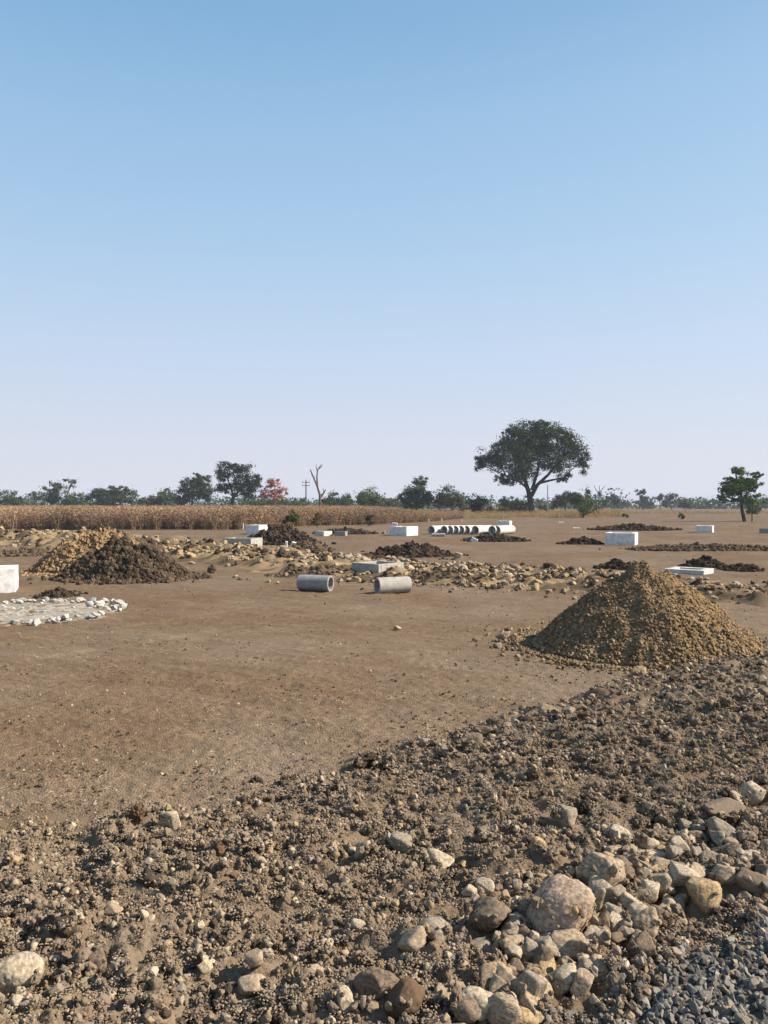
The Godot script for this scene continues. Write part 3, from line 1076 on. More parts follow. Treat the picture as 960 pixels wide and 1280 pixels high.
func make_spoil() -> void:
	var cols := 60
	var rows := 420
	var v := PackedVector3Array()
	var c := PackedColorArray()
	for j in rows:
		for i in cols:
			var p := spoil_h(float(j) / (rows - 1), lerpf(-1.15, 1.15, float(i) / (cols - 1)))
			v.append(p)
			var q := n_patch.get_noise_2d(p.x * 2.0, p.z * 3.0)
			c.append(Color(0.336, 0.244, 0.144).lerp(Color(0.16, 0.114, 0.074), clampf(0.4 + q * 2.6, 0.0, 1.0)))
	var o := structure("trench_spoil", grid_mesh(v, cols, rows, c), M.bank)
	var cs := PackedColorArray()
	var ts := []
	var dt := []
	var dc := PackedColorArray()
	for i in 9500:
		var t := R.randf() if i > 300 else R.randf_range(0.28, 0.97)
		var w := clampf(R.randfn() * 0.55, -1.5, 1.5) if i > 300 else R.randf_range(-0.95, 0.95)
		if i > 300 and n_patch.get_noise_2d(t * 60.0, w * 2.0) < -0.12:
			continue
		var p := spoil_h(t, w)
		p.y = maxf(p.y, 0.0)
		var d := -p.z
		var r := d * lerpf(0.0008, 0.004, pow(R.randf(), 2.8)) if i > 300 else d * lerpf(0.0036, 0.0066, pow(R.randf(), 1.7))
		var b := lying(0.7) * Basis.from_scale(Vector3(r * R.randf_range(0.9, 1.4), r * R.randf_range(0.6, 0.95), r)) * Basis(Vector3.UP, R.randf() * TAU)
		var tr := Transform3D(b, p + Vector3(0, r * 0.3, 0))
		var q := R.randf()
		if i <= 300:
			part("stone", chips[R.randi() % 10] if R.randf() < 0.6 else lumps[R.randi() % 10], M[["stone_TAN", "stone_OCHRE", "stone_CREAM", "stone_TAN", "clod_RED", "clod_DARK"][R.randi() % 6]], o, tr)
		elif q < 0.5:
			ts.append(tr)
			cs.append(vary(TAN if q < 0.3 else OCHRE if q < 0.45 else CREAM if q < 0.52 else BROWN, 0.2))
		else:
			dt.append(tr)
			dc.append(vary(Color(0.12, 0.088, 0.062), 0.3))
	many("loose_stones", chips[7], M.stone, ts, cs, o)
	many("loose_clods", lumps[7], M.clod, dt, dc, o)

# ------------------------------------------------------------------ lime rubble at left
func make_patch() -> void:
	var ce := gp(36, 765)
	var cols := 129
	var rows := 40
	var v := PackedVector3Array()
	var vc := PackedColorArray()
	for j in rows:
		for i in cols:
			var a := TAU * (i % (cols - 1)) / (cols - 1)
			var r := float(j) / (rows - 1)
			var e := 1.0 + 0.3 * n_edge.get_noise_2d(cos(a) * 3.0, sin(a) * 3.0)
			var p := ce + Vector3(cos(a) * 1.75 * r * e, 0, sin(a) * 1.75 * r * e)
			v.append(Vector3(p.x, field_h(p.x, p.z) + 0.035 - 0.06 * pow(r, 6.0) + 0.012 * n_fine.get_noise_2d(p.x, p.z), p.z))
			vc.append(Color(0.42, 0.385, 0.33).lerp(field_color(p.x, p.z), smoothstep(-0.05, 0.3, n_mid.get_noise_2d(p.x * 1.6, p.z * 1.6) + 0.6 * smoothstep(0.7, 1.0, r) - 0.1)))
	var o := structure("lime_rubble_pad", grid_mesh(v, cols, rows, vc, true), M.bank)
	for i in 150:
		var a := R.randf() * TAU
		var r := R.randf_range(0.82, 1.02) if i < 105 else sqrt(R.randf())
		if i >= 60 and i < 100:
			a = R.randf_range(PI * 1.1, PI * 1.95)
			r = R.randf_range(0.6, 1.05)
		var p := ce + Vector3(cos(a) * 1.7 * r, 0, sin(a) * 1.7 * r)
		var s := R.randf_range(0.028, 0.072) * (1.0 if i < 105 else 0.6)
		part("lime_chunk", chips[R.randi() % 10], M.lime_piece if R.randf() < 0.7 else M.concrete, o,
			Transform3D(lying(0.4) * Basis.from_scale(Vector3(s * 1.3, s * 0.75, s)), Vector3(p.x, field_h(p.x, p.z) + 0.03 + s * 0.4, p.z)))

# ------------------------------------------------------------------ pipes and chambers
func chamber(label: String, at: Vector3, turn: float, w: float, l: float, h: float, th: float, m: Material, group: String) -> void:
	var t := thing("manhole_chamber", label, "chamber", at, turn, group)
	var long := rbox(Vector3(w, h, th), 0.012, 0.006, 3)
	var short := rbox(Vector3(th, h - 0.004, l - 2.0 * th - 0.004), 0.012, 0.006, 4)
	for s in [-1, 1]:
		part("wall", long, m, t, Transform3D(Basis(), Vector3(0, -0.02, s * (l - th) / 2)))
		part("wall", short, m, t, Transform3D(Basis(), Vector3(s * (w - th) / 2, -0.02, 0)))

func make_concrete() -> void:
	var pipe := pipe_mesh(0.78, 0.185, 0.14)
	var p := gp(394, 739)
	single("concrete_pipe", pipe, M.concrete_grey, "short grey concrete pipe lying on the field, left of the two", "pipe", Transform3D(Basis(Vector3.UP, deg_to_rad(-20)), p), "loose pipes on the field")
	p = gp(491, 742)
	single("concrete_pipe", pipe, M.concrete, "short pale concrete pipe lying on the field, right of the two", "pipe", Transform3D(Basis(Vector3.UP, deg_to_rad(24)), p), "loose pipes on the field")
	# concrete chambers near by
	p = gp(472, 721)
	chamber("open concrete chamber frame behind the right loose pipe", Vector3(p.x, 0, p.z - 0.75), deg_to_rad(-43), 1.05, 1.05, 0.36, 0.12, M.concrete, "concrete chambers")
	p = gp(874, 719)
	chamber("sunken pale concrete chamber with open hatch beyond gravel cone", Vector3(p.x, 0, p.z - 0.7), deg_to_rad(-38), 1.1, 1.0, 0.15, 0.2, M.concrete_pale, "concrete chambers")
	p = gp(300, 684)
	chamber("low beige concrete chamber left of the tall dark mound", Vector3(p.x, 0, p.z - 0.7), deg_to_rad(-20), 1.5, 1.1, 0.42, 0.14, M.concrete, "concrete chambers")
	p = gp(404, 670)
	chamber("small grey chamber at the crop's edge, left of the pair", Vector3(p.x, 0, p.z - 0.4), deg_to_rad(-40), 0.75, 0.75, 0.32, 0.12, M.concrete_pale, "concrete chambers")
	p = gp(426, 670)
	chamber("small grey chamber at the crop's edge, right of the pair", Vector3(p.x, 0, p.z - 0.4), deg_to_rad(-15), 0.7, 0.5, 0.3, 0.12, M.concrete_grey, "concrete chambers")
	# whitewashed chambers: [px middle, py foot, width px, top py, turn, label]
	var W := [
		[-12, 743, 78, 711, 22, "bright white block cut by the left edge"],
		[777, 682, 47, 666, -24, "largest whitewashed chamber on the field, right of the big tree"],
		[881, 666, 26, 657, -28, "distant whitewashed chamber below the tree at right edge"],
		[505, 670, 35, 658, -36, "whitewashed chamber left of the stacked white pipes"],
		[631, 658, 19, 651, -20, "small far whitewashed chamber behind the stacked pipes"],
		[322, 668, 28, 656, -30, "pale bluish chamber behind the tall dark mound"],
		[957, 667, 16, 660, -20, "far grey chamber cut by the right edge"],
	]
	for a in W:
		var d := gd(a[1])
		var side: float = a[2] / F * d / (cos(deg_to_rad(absf(a[4]))) + sin(deg_to_rad(absf(a[4])))) * 1.03
		var q := Vector3(gx(a[0], d), 0, -d - side * 0.62)
		chamber(a[5], Vector3(gx(a[0], d + side * 0.62), 0, q.z), deg_to_rad(a[4]), side, side, EYE - (a[3] - HZ) / F * d, 0.2, M.limewash if a[0] < 900 else M.concrete_grey, "whitewashed chambers")
	# the row of white pipes
	var white := pipe_mesh(1.9, 0.29, 0.25)
	var ends := [[539, "first"], [555, "second"], [562, "third"], [569, "fourth"], [576, "fifth"], [583, "sixth"], [594, "seventh"], [615, "eighth"], [621, "ninth"]]
	for e in ends:
		var d := 50.5
		var dir := Vector3(cos(deg_to_rad(50)), 0, -sin(deg_to_rad(50)))
		var at := Vector3(gx(e[0], d), 0, -d) + dir * 0.95
		single("concrete_pipe", white, M.concrete_pale, "white concrete pipe, %s from left in the stacked row" % e[1], "pipe", Transform3D(Basis(Vector3.UP, deg_to_rad(50)), at), "row of white pipes")
	p = gp(548, 671)
	single("concrete_pipe", pipe_mesh(0.8, 0.11, 0.08), M.concrete, "thin grey pipe lying before the row of white pipes", "pipe", Transform3D(Basis(Vector3.UP, deg_to_rad(-10)), p))
	# white slabs, stones and pegs: [px, py foot, w, h px, tilt, label]
	var S := [
		[371, 684, 15, 6, 0.25, "white slab lying at right foot of the tall dark mound"],
		[379, 712, 8, 9, 0.7, "white plate leaning on brown soil above the left pipe"],
		[358, 683, 3, 7, 0.0, "small cream marker stone beside the white slab"],
		[592, 677, 8, 5, 0.4, "cream stone on bare ground before the white pipes"],
		[571, 699, 9, 9, 0.3, "pale pointed stone at right end of black mound"],
		[493, 657, 7, 4, 0.2, "far white stone above the white chamber"],
		[720, 661, 8, 2, 0.0, "white slab on the ground right of the big tree"],
		[701, 654, 6, 2, 0.0, "tiny white slab near the foot of the big tree"],
	]
	for a in S:
		var q := gp(a[0], a[1])
		var k := -q.z / F
		single("marker_stone", rbox(Vector3(a[2] * k, a[3] * k, maxf(a[2] * k * 0.5, 0.08)), 0.02, 0.03, int(a[0])), M.limewash if a[5].contains("white") else M.stone_CREAM, a[5], "stone", Transform3D(Basis(Vector3(0, 0.3, 1).normalized(), -a[4]), q + Vector3(0, -0.02, 0)))
	var P := [[304, 662, 8, "short white peg left of pale bluish chamber"], [481, 669, 6, "white survey peg just left of the white chamber"], [737, 680, 8, "white survey peg by left side of largest white chamber"], [552, 653, 5, "far white peg at the crop's edge behind white pipes"], [536, 653, 4, "far white peg behind the first white pipe"], [577, 653, 4, "far white peg behind middle of the white pipes"]]
	for a in P:
		var q := gp(a[0], a[1])
		var k := -q.z / F
		single("survey_peg", rbox(Vector3(1.3 * k, a[2] * k, 1.3 * k), 0.012), M.limewash, a[3], "peg", Transform3D(Basis(), q), "survey pegs")

# ------------------------------------------------------------------ trees
# lobes are [px, py, rx, ry] of leaf masses as they show in the photograph, limbs polylines [px, py, ...]; both stand in the plane at distance d and get their depth here
func plant(called: String, label: String, cat: String, base_px: float, d: float, lobes: Array, limbs: Array, c: Color, dens: float, leaf: float, group: String, rad := 0.0, tone := 0.35) -> void:
	var k := d / F
	var bx := gx(base_px, d)
	var t := thing(called, label, cat, Vector3(bx, 0, -d), 0.0, group)
	var v := PackedVector3Array()
	var n := PackedVector3Array()
	var idx := PackedInt32Array()
	for l in limbs:
		var pts := []
		var m: int = (l.size() - 1) / 2
		var zoff := 0.0
		for i in m:
			var f := float(i) / maxf(m - 1, 1)
			if i > 0:
				zoff += R.randfn() * k * 4.0
			pts.append(Vector4(gx(l[1 + i * 2], d) - bx, hy(l[2 + i * 2], d) if l[2 + i * 2] < 1000 else -0.1, zoff, l[0] * k * lerpf(1.0, 0.35, f)))
		tube(v, n, idx, pts, 8)
	if rad > 0.0 or limbs.is_empty():
		for l in lobes:                   # stems reach from the foot, or from the nearest limb end, into every leaf mass
			var to := Vector3(gx(l[0], d) - bx, hy(l[1], d), R.randf_range(-0.4, 0.4) * l[2] * k)
			var from := Vector3(0, 0, 0)
			if limbs.size():
				var best := 1e9
				for q in limbs:
					for i in range(3, q.size() - 1, 2):
						var e := Vector3(gx(q[i], d) - bx, hy(q[i + 1], d), 0)
						if e.distance_to(to) < best and e.y < to.y + 0.5:
							best = e.distance_to(to)
							from = e
			tube(v, n, idx, bend(from, to, maxf(rad, 0.5) * k, maxf(rad, 0.5) * k * 0.3, 4, 1.5 * k), 6)
			for j in 4:
				var o := Vector3(R.randfn() * l[2], R.randfn() * l[3], R.randfn() * l[2]) * 0.5 * k
				tube(v, n, idx, bend(to, to + o, maxf(rad, 0.5) * k * 0.35, k * 0.12, 3, 0.6 * k), 5)
	if v.size():
		part("trunk", commit(v, n, idx), M.bark_pale if cat == "dead tree" else M.bark, t)
	if lobes.is_empty():
		return
	var grow := 1.4 if called == "bush" else 1.08 if d < 100.0 else 1.06
	var lv := PackedVector3Array()
	var lc := PackedColorArray()
	var tri := [0, 1, 2, 0, 2, 3]
	for l in lobes:
		var ce := Vector3(gx(l[0], d) - bx, hy(l[1], d), R.randf_range(-0.25, 0.25) * l[2] * k)
		var ra := Vector3(l[2], l[3], l[2]) * k * grow
		var clumps := maxi(4, int(l[2] * l[3] * 0.2 * dens))
		for j in clumps:
			var u := Vector3(R.randfn(), R.randfn(), R.randfn()).normalized() * pow(R.randf(), 0.45)
			var cc := ce + u * ra * 0.92
			var cr := minf(ra.x, ra.y) * R.randf_range(0.16, 0.34)
			var cl := vary(c, tone)
			if R.randf() < 0.2:
				cl = cl.lerp(Color(0.128, 0.136, 0.04), 0.3 * R.randf())
			for i in 46:
				var w := Vector3(R.randfn(), R.randfn() * 0.75, R.randfn()) * 0.55
				var p := cc + w * cr * 1.3
				if p.y < 0.05:
					continue
				var s := leaf * k * R.randf_range(0.75, 1.6)
				var q := (w + Vector3(R.randfn(), R.randfn() + 0.6, R.randfn()) * 0.8).normalized()
				var a := q.cross(Vector3(R.randfn(), R.randfn(), R.randfn())).normalized()
				var b := q.cross(a)
				var quad := [p - a * s, p + b * s * 0.45 + q * s * 0.15, p + a * s, p - b * s * 0.45 + q * s * 0.15]
				var col := vary(cl, 0.2)
				for e in tri:
					lv.append(quad[e])
					lc.append(col)
	part("crown", commit(lv, PackedVector3Array(), PackedInt32Array(), lc), M.leaf, t)

func make_trees() -> void:
	var deep := Color(0.04, 0.053, 0.021)
	var green := Color(0.068, 0.088, 0.032)
	var fresh := Color(0.096, 0.136, 0.04)
	var olive := Color(0.072, 0.078, 0.04)
	var g := "trees and bushes along the horizon"
	plant("broadleaf_tree", "tallest dark spreading tree right of centre, alone behind the pipes", "tree", 665, 129.0,
		[[642, 572, 27, 24], [612, 573, 20, 15], [600, 580, 9, 11], [655, 546, 28, 18], [684, 545, 26, 17], [712, 562, 24, 18], [695, 580, 22, 14], [630, 600, 13, 9], [652, 590, 19, 16], [728, 578, 11, 14], [704, 597, 11, 7], [675, 565, 24, 18], [630, 556, 16, 10], [672, 532, 16, 7], [640, 540, 12, 8], [706, 545, 14, 9]],
		[[4.4, 666, 2000, 665, 632, 663, 615, 658, 596, 650, 572], [3.0, 664, 620, 672, 606, 684, 594, 703, 572], [1.8, 673, 604, 690, 600, 706, 597], [1.8, 663, 613, 649, 602, 632, 594], [2.4, 665, 612, 674, 588, 680, 560]], Color(0.042, 0.058, 0.02), 1.05, 1.0, g, 1.0)
	plant("broadleaf_tree", "dense dark round tree left of the pink leaved tree", "tree", 289, 150.0,
		[[281, 590, 14, 13], [303, 591, 16, 13], [315, 603, 12, 13], [278, 610, 11, 12], [299, 610, 18, 13], [320, 597, 8, 7], [288, 582, 11, 6], [310, 618, 10, 8]],
		[[2.6, 288, 2000, 290, 630, 290, 620, 286, 603], [2.0, 290, 624, 300, 612, 308, 600]], Color(0.032, 0.042, 0.018), 0.75, 1.1, g, 0.8)
	plant("acacia_tree", "feathery dark acacia leaning against dense round tree's left side", "tree", 240, 165.0,
		[[243, 606, 18, 10], [236, 617, 17, 12], [256, 600, 10, 7], [257, 616, 11, 13], [227, 624, 11, 8], [248, 594, 8, 4]], [[1.8, 242, 2000, 241, 628, 243, 612]], Color(0.05, 0.058, 0.032), 1.3, 1.0, g, 0.6)
	plant("bush", "light green rounded bush left of the feathery dark acacia", "bush", 206, 175.0, [[206, 621, 11, 9], [200, 626, 9, 7]], [], green, 1.2, 1.1, g)
	plant("bush", "purplish brown bush left of the light green rounded bush", "bush", 187, 165.0, [[186, 628, 10, 6], [196, 628, 8, 6]], [], Color(0.06, 0.044, 0.036), 1.2, 1.0, g)
	plant("acacia_tree", "wide flat topped acacia over the crop at left", "tree", 142, 172.0,
		[[140, 616, 27, 8], [124, 622, 18, 10], [156, 622, 15, 10], [150, 611, 15, 4], [138, 627, 20, 7]], [[1.5, 142, 2000, 142, 628, 140, 618]], Color(0.053, 0.068, 0.027), 1.3, 1.0, g, 0.5)
	plant("acacia_tree", "sparse tall thin crowned tree left of the wide acacia", "tree", 84, 185.0, [[90, 605, 7, 6], [84, 600, 4, 4], [94, 601, 4, 4]], [[1.0, 82, 2000, 82, 622, 86, 610, 90, 600]], olive, 0.55, 0.8, g, 0.4)
	plant("bush", "dark bush under the sparse tall tree at left", "bush", 72, 178.0, [[69, 611, 12, 7], [62, 623, 9, 9], [76, 622, 12, 9]], [], Color(0.051, 0.064, 0.03), 1.2, 1.0, g)
	plant("bush", "green bush left of the wide flat topped acacia", "bush", 96, 176.0, [[96, 625, 12, 8], [86, 627, 9, 7]], [], green, 1.2, 1.0, g)
	plant("bush", "pale green bush second from the left edge", "bush", 45, 190.0, [[45, 625, 11, 8], [42, 618, 5, 4]], [], Color(0.092, 0.108, 0.048), 1.0, 1.0, g)
	plant("bush", "dark green bush cut by the left edge", "bush", 5, 170.0, [[6, 624, 16, 8], [-14, 621, 18, 11], [22, 628, 9, 6]], [], Color(0.056, 0.072, 0.029), 1.2, 1.0, g)
	plant("flowering_tree", "small tree with pink red leaves beside dense round tree", "tree", 342, 152.0, [[342, 605, 10, 9], [332, 615, 9, 8], [349, 615, 10, 8], [340, 621, 14, 7]], [[1.3, 342, 2000, 342, 628, 343, 612]], Color(0.384, 0.152, 0.128), 0.9, 0.95, g, 0.5)
	plant("bush", "low green hedge under the pink leaved tree", "bush", 352, 160.0, [[330, 629, 14, 6], [352, 629, 18, 6], [372, 630, 12, 5]], [], green, 1.0, 1.0, g)
	plant("bush", "rounded bush right of the dead tree", "bush", 424, 168.0, [[424, 625, 14, 8], [436, 628, 10, 7], [412, 627, 8, 7]], [], Color(0.06, 0.08, 0.03), 1.2, 1.0, g)
	plant("bush", "yellow green rounded bush between dead tree and leafy tree", "bush", 463, 150.0, [[462, 621, 13, 11], [470, 628, 10, 7], [454, 627, 8, 7]], [], Color(0.08, 0.1, 0.036), 1.2, 1.0, g)
	plant("bush", "thin low bush left of the bright leafy tree", "bush", 484, 165.0, [[484, 631, 8, 5], [492, 630, 6, 5]], [], olive, 0.8, 1.0, g)
	plant("broadleaf_tree", "bright leafy tree in the middle above the white chamber", "tree", 520, 132.0, [[520, 616, 16, 12], [526, 604, 11, 8], [508, 624, 10, 9], [535, 620, 9, 11], [521, 630, 18, 8]], [[1.6, 520, 2000, 521, 626, 524, 612]], Color(0.056, 0.084, 0.03), 1.1, 1.1, g, 0.6)
	plant("bush", "broad green bush right of the bright leafy tree", "bush", 562, 136.0, [[562, 622, 15, 11], [575, 629, 10, 9], [550, 627, 9, 9]], [], Color(0.06, 0.08, 0.032), 1.2, 1.0, g)
	plant("bush", "dark bush left of the tallest tree", "bush", 600, 131.0, [[600, 629, 11, 10], [592, 633, 8, 8]], [], Color(0.036, 0.042, 0.021), 1.3, 1.0, g)
	plant("bush", "yellowish bush between dark bush and the tallest tree", "bush", 621, 127.0, [[621, 636, 10, 6]], [], Color(0.136, 0.128, 0.048), 1.0, 1.0, g)
	plant("bush", "dark green thicket behind trunk of the tallest tree", "bush", 645, 138.0, [[645, 634, 15, 9], [634, 628, 8, 7], [655, 630, 9, 8]], [], Color(0.044, 0.054, 0.024), 1.3, 1.0, g)
	plant("bush", "thin green scrub right of the tallest tree's trunk", "bush", 676, 150.0, [[676, 632, 8, 7], [690, 635, 8, 5]], [], green, 0.8, 1.0, g)
	plant("broadleaf_tree", "dark rounded tree right behind the pale pole", "tree", 705, 172.0, [[705, 624, 14, 8], [714, 622, 10, 8], [697, 628, 8, 6]], [[1.2, 706, 2000, 706, 630, 706, 624]], deep, 1.2, 1.0, g, 0.5)
	plant("bush", "tall ragged shrub right of the pale pole", "bush", 729, 112.0, [[730, 628, 11, 13], [722, 620, 6, 7], [738, 633, 8, 8], [733, 615, 5, 6]], [], green, 0.9, 1.0, g)
	plant("bush", "grey green tree with bare twigs right of ragged shrub", "tree", 749, 195.0, [[748, 624, 9, 7], [756, 629, 7, 6]], [[0.8, 749, 2000, 749, 622, 748, 607], [0.5, 749, 618, 745, 611, 744, 606], [0.5, 749, 616, 753, 610, 755, 607]], green, 1.0, 1.0, g)
	plant("broadleaf_tree", "small round hazy tree left of the tall hazy pair", "tree", 768, 240.0, [[767, 625, 6, 6], [772, 629, 5, 5]], [], green, 1.2, 1.0, g)
	plant("broadleaf_tree", "tallest hazy tree on far right horizon with visible stem", "tree", 804, 265.0, [[803, 616, 8, 5], [805, 622, 7, 5]], [[1.0, 804, 2000, 804, 628, 804, 620]], green, 1.2, 1.0, g, 0.4)
	plant("broadleaf_tree", "broad hazy tree right of the tallest hazy tree", "tree", 840, 260.0, [[840, 624, 10, 7], [832, 629, 8, 5]], [], green, 1.2, 1.0, g)
	plant("broadleaf_tree", "small hazy tree left of the broad hazy tree", "tree", 825, 270.0, [[824, 623, 6, 6]], [], green, 1.2, 1.0, g)
	plant("bush", "little dark bush on far field right of the broad hazy tree", "bush", 856, 200.0, [[855, 629, 5, 5]], [], deep, 1.2, 1.0, g)
	plant("broadleaf_tree", "layered green tree at the right edge", "tree", 930, 88.0,
		[[924, 589, 12, 6], [917, 601, 13, 6], [936, 600, 12, 6], [909, 613, 12, 8], [929, 612, 16, 8], [945, 594, 10, 4], [920, 610, 20, 9], [940, 606, 12, 7], [905, 622, 8, 6], [925, 625, 12, 5]],
		[[2.4, 931, 2000, 930, 637, 928, 622, 924, 604, 923, 590], [1.0, 929, 624, 936, 613, 941, 602], [1.2, 929, 628, 918, 618, 908, 612]], Color(0.075, 0.125, 0.035), 1.5, 1.1, g, 0.6)
	plant("bush", "bright green sapling right under the layered tree", "bush", 941, 87.0, [[943, 626, 9, 7], [944, 637, 8, 7]], [[0.8, 940, 2000, 941, 640, 943, 630]], fresh, 1.2, 1.2, g, 0.4)
	plant("shrub", "small green shrub growing behind the tall dark mound", "shrub", 367, gd(672), [[367, 646, 9, 8], [360, 650, 7, 7]], [], Color(0.068, 0.096, 0.032), 1.0, 1.3, "low shrubs")
	plant("shrub", "dark little shrub standing at the crop's front edge", "shrub", 461, gd(657), [[460, 648, 5, 6], [463, 653, 5, 5]], [], Color(0.048, 0.056, 0.024), 1.0, 1.2, "low shrubs")
	plant("shrub", "brown withered plant at the crop's edge near dead tree", "shrub", 397, gd(660), [[397, 647, 6, 6], [394, 654, 5, 5]], [], Color(0.12, 0.076, 0.04), 0.7, 1.2, "low shrubs")
	plant("shrub", "tiny green shrub on the far field left of the layered tree", "shrub", 851, gd(649), [[851, 645, 6, 4]], [], Color(0.056, 0.072, 0.032), 1.2, 1.1, "low shrubs")
	plant("shrub", "tiny olive shrub on the far field beyond largest white chamber", "shrub", 783, gd(648), [[783, 644, 5, 4]], [], olive, 1.0, 1.1, "low shrubs")
	plant("dead_tree", "bare reddish dead tree with forked top", "dead tree", 401, 128.0, [],
		[[2.0, 401, 2000, 401, 632, 400, 618, 397, 608, 393, 598, 388, 587], [1.2, 397, 608, 396, 597, 397, 588, 401, 581], [0.7, 397, 590, 395, 584, 395, 580], [1.3, 401, 622, 405, 615, 407, 612], [1.0, 393, 597, 390, 594, 389, 590], [0.9, 400, 620, 404, 616, 403, 610], [0.7, 398, 586, 402, 584, 403, 580]], deep, 1.0, 1.0, g)
	# poles
	var d := 175.0
	var t := thing("utility_pole", "thin power pole with crossarms left of the dead tree", "pole", Vector3(gx(382.5, d), 0, -d))
	var top := hy(600, d)
	var cyl := CylinderMesh.new()
	cyl.top_radius = 0.11
	cyl.bottom_radius = 0.16
	cyl.height = top + 0.3
	part("pole", cyl, M.iron, t, Transform3D(Basis(), Vector3(0, top / 2 - 0.15, 0)))
	for y in [0.6, 1.35]:
		part("crossarm", rbox(Vector3(1.7, 0.13, 0.12), 0.02), M.iron, t, Transform3D(Basis(), Vector3(0, top - y, 0.2)))
		for x in [-0.75, 0.0, 0.75]:
			part("insulator", rbox(Vector3(0.1, 0.22, 0.1), 0.03), M.iron, t, Transform3D(Basis(), Vector3(x, top - y + 0.13, 0.2)))
	d = 118.0
	t = thing("fence_pole", "pale straight pole standing right of the tallest tree", "pole", Vector3(gx(684.5, d), 0, -d))
	var c2 := CylinderMesh.new()
	c2.top_radius = 0.06
	c2.bottom_radius = 0.1
	c2.height = hy(606, d) + 0.2
	part("pole", c2, M.post, t, Transform3D(Basis(), Vector3(0, c2.height / 2 - 0.2, 0)))
	# the hazy line of woods that closes the plain
	var lv := PackedVector3Array()
	var lc := PackedColorArray()
	for i in 210:
		var dd := R.randf_range(280, 520)
		var px := R.randf_range(-250, 1210)
		var h := R.randf_range(3.0, 5.5) + 2.5 * pow(R.randf(), 4.0)
		var w := R.randf_range(3.0, 8.0)
		var ce := Vector3(gx(px, dd), h * 0.45, -dd)
		var col := vary(green if R.randf() < 0.5 else deep, 0.3)
		for j in 150:
			var p := ce + Vector3(R.randfn() * w * 0.45, clampf(R.randfn() * h * 0.28, -h * 0.42, h * 0.6), R.randfn() * w * 0.4)
			var a := Vector3(R.randfn(), R.randfn(), R.randfn()).normalized() * R.randf_range(0.4, 0.8)
			var b := a.cross(Vector3(R.randfn(), R.randfn(), R.randfn())).normalized() * R.randf_range(0.3, 0.6)
			for e in [p - a, p + b, p + a, p - a, p + a, p - b]:
				lv.append(e)
				lc.append(col)
	var far := MeshInstance3D.new()
	far.name = "distant_woods"
	far.mesh = commit(lv, PackedVector3Array(), PackedInt32Array(), lc)
	far.material_override = M.leaf
	add_child(far)
	far.set_meta("kind", "stuff")
	far.set_meta("label", "low hazy line of far woods along the horizon")
	far.set_meta("category", "woods")

# ------------------------------------------------------------------ dry crop and grass
func dry_plant(s: int, h: float, stems: int, spread: float, bits: int, c: Color) -> ArrayMesh:
	var r := RandomNumberGenerator.new()
	r.seed = s
	var v := PackedVector3Array()
	var cs := PackedColorArray()
	for i in stems:
		var a := Vector3(r.randfn() * 0.12, 0, r.randfn() * 0.12)
		var b := Vector3(r.randfn() * spread, h * r.randf_range(0.7, 1.0), r.randfn() * spread)
		var side := Vector3(r.randfn(), 0, r.randfn()).normalized() * 0.012
		var col := c * r.randf_range(0.65, 1.15)
		for e in [a - side, b, a + side]:
			v.append(e)
			cs.append(col)
		for j in bits:
			var p := a.lerp(b, r.randf_range(0.2, 1.0)) + Vector3(r.randfn(), r.randfn(), r.randfn()) * 0.05
			var w := Vector3(r.randfn(), r.randfn() * 0.7, r.randfn()).normalized() * r.randf_range(0.04, 0.1)
			var u := w.cross(Vector3(r.randfn(), r.randfn(), r.randfn())).normalized() * r.randf_range(0.012, 0.03)
			var cl := c * r.randf_range(0.6, 1.45)
			for e in [p - w, p + u, p + w, p - w, p + w, p - u]:
				v.append(e)
				cs.append(cl)
	return commit(v, PackedVector3Array(), PackedInt32Array(), cs)

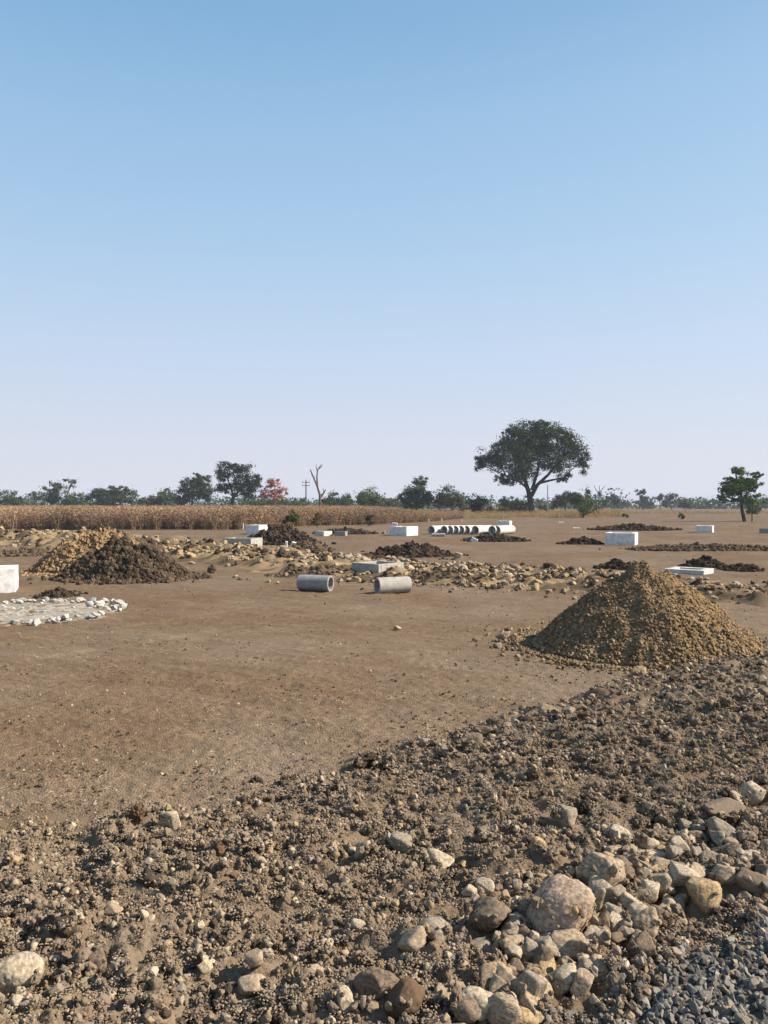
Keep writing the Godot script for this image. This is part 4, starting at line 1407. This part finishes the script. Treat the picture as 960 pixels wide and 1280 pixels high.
func make_crop() -> void:
	var front := [Vector2(-140, 60), Vector2(-29, 59.5), Vector2(-11, 61), Vector2(-6.7, 71), Vector2(0, 76), Vector2(6, 90), Vector2(11, 108)]
	var mesh := dry_plant(8, 1.75, 11, 0.26, 12, Color(0.268, 0.185, 0.118))
	var ts := []
	var cs := PackedColorArray()
	for i in 24000:
		var x := R.randf_range(-95, 11)
		var f := 60.0
		for k in front.size() - 1:
			if x >= front[k].x and x <= front[k + 1].x:
				f = lerpf(front[k].y, front[k + 1].y, (x - front[k].x) / (front[k + 1].x - front[k].x))
		var z := f + (R.randf() * 10.0 if i < 7000 else pow(R.randf(), 1.5) * 90.0) + R.randfn() * 0.3
		if absf(x) > z * 0.75 + 4.0 or z > 150.0:
			continue
		var s := R.randf_range(0.72, 1.08) * (1.0 - 0.45 * smoothstep(-4.0, 9.0, x)) * (1.0 + 0.12 * n_patch.get_noise_2d(x * 0.8 + 9.0, z * 0.8))
		ts.append(Transform3D(Basis(Vector3.UP, R.randf() * TAU) * Basis.from_scale(Vector3(1, s, 1)), Vector3(x, 0, -z)))
		var q := 1.0 + 0.3 * n_patch.get_noise_2d(x * 0.6, z * 0.6) + R.randf_range(-0.15, 0.15)
		cs.append(Color(q, q * R.randf_range(0.95, 1.05), q * R.randf_range(0.9, 1.1)))
	many("dry_crop", mesh, M.dry, ts, cs, self, "tall brown dry crop filling the field at left", "crop")
	var grass := dry_plant(9, 0.75, 16, 0.22, 2, Color(0.4, 0.288, 0.136))
	ts = []
	cs = PackedColorArray()
	for i in 7000:
		var z := R.randf_range(92, 175)
		var px := R.randf_range(470, 1050)
		var x := gx(px, z)
		var near := 104.0 if px < 640 else 112.0 if px < 780 else 150.0
		if z < near + 6.0 * n_edge.get_noise_2d(x * 0.1, z * 0.1) or n_patch.get_noise_2d(x * 0.5, z * 0.5) < -0.15:
			continue
		ts.append(Transform3D(Basis(Vector3.UP, R.randf() * TAU) * Basis.from_scale(Vector3(1, 1, 1) * R.randf_range(0.6, 1.5) * (1.0 if px < 780 else 0.6)), Vector3(x, 0, -z)))
		var q := R.randf_range(0.75, 1.15)
		cs.append(Color(q, q, q))
	many("dry_grass", grass, M.dry, ts, cs, self, "yellow dry grass along the foot of the trees", "grass")

func make_litter() -> void:
	# straw bits, pebbles and crumbs on the bare field
	var st := []
	var sc := PackedColorArray()
	var ct := []
	var cc := PackedColorArray()
	var pt := []
	var pc := PackedColorArray()
	for i in 26000:
		var d := 1.0 / lerpf(1.0 / 4.4, 1.0 / 34.0, R.randf())
		var x := R.randf_range(-0.75, 0.75) * d
		if bank_s(x, -d) > 0.05:
			continue
		var y := field_h(x, -d)
		var p := Vector3(x, y, -d)
		var q := R.randf()
		var clump := n_mid.get_noise_2d(x * 0.5 + 80.0, d * 0.5)
		if q < 0.07:
			var l := R.randf_range(0.008, 0.03) * (1.0 + d * 0.02)
			st.append(Transform3D(Basis(Vector3.UP, R.randf() * TAU) * Basis.from_scale(Vector3(l, 0.0015, 0.0018 + d * 0.0001)), p + Vector3(0, 0.002, 0)))
			sc.append(vary(Color(0.4, 0.328, 0.232), 0.25))
		elif q < 0.88:
			if R.randf() < 0.82 - clump * 2.2 - 0.5 * exp(-absf(bank_s(x, -d)) * 1.4):
				continue
			var r := lerpf(0.003, 0.014, pow(R.randf(), 3.0)) * (1.0 + d * 0.03)
			ct.append(Transform3D(rq() * Basis.from_scale(Vector3(r * 1.2, r * 0.8, r)), p + Vector3(0, r * 0.25, 0)))
			cc.append(vary(Color(0.19, 0.134, 0.09), 0.25))
		else:
			var r := lerpf(0.003, 0.011, pow(R.randf(), 3.0)) * (1.0 + d * 0.03)
			pt.append(Transform3D(rq() * Basis.from_scale(Vector3(r * 1.2, r * 0.7, r)), p + Vector3(0, r * 0.2, 0)))
			pc.append(vary(CREAM if R.randf() < 0.5 else TAN, 0.2))
	many("straw_litter", rbox(Vector3(2, 1, 2), 0.2), M.grit, st, sc, self, "pale straw bits strewn over the bare earth", "straw")
	many("field_crumbs", lumps[5], M.clod, ct, cc, self, "small earth crumbs lying on the bare field", "soil crumbs")
	many("field_pebbles", chips[2], M.stone, pt, pc, self, "pale pebbles scattered on the bare field", "pebbles")
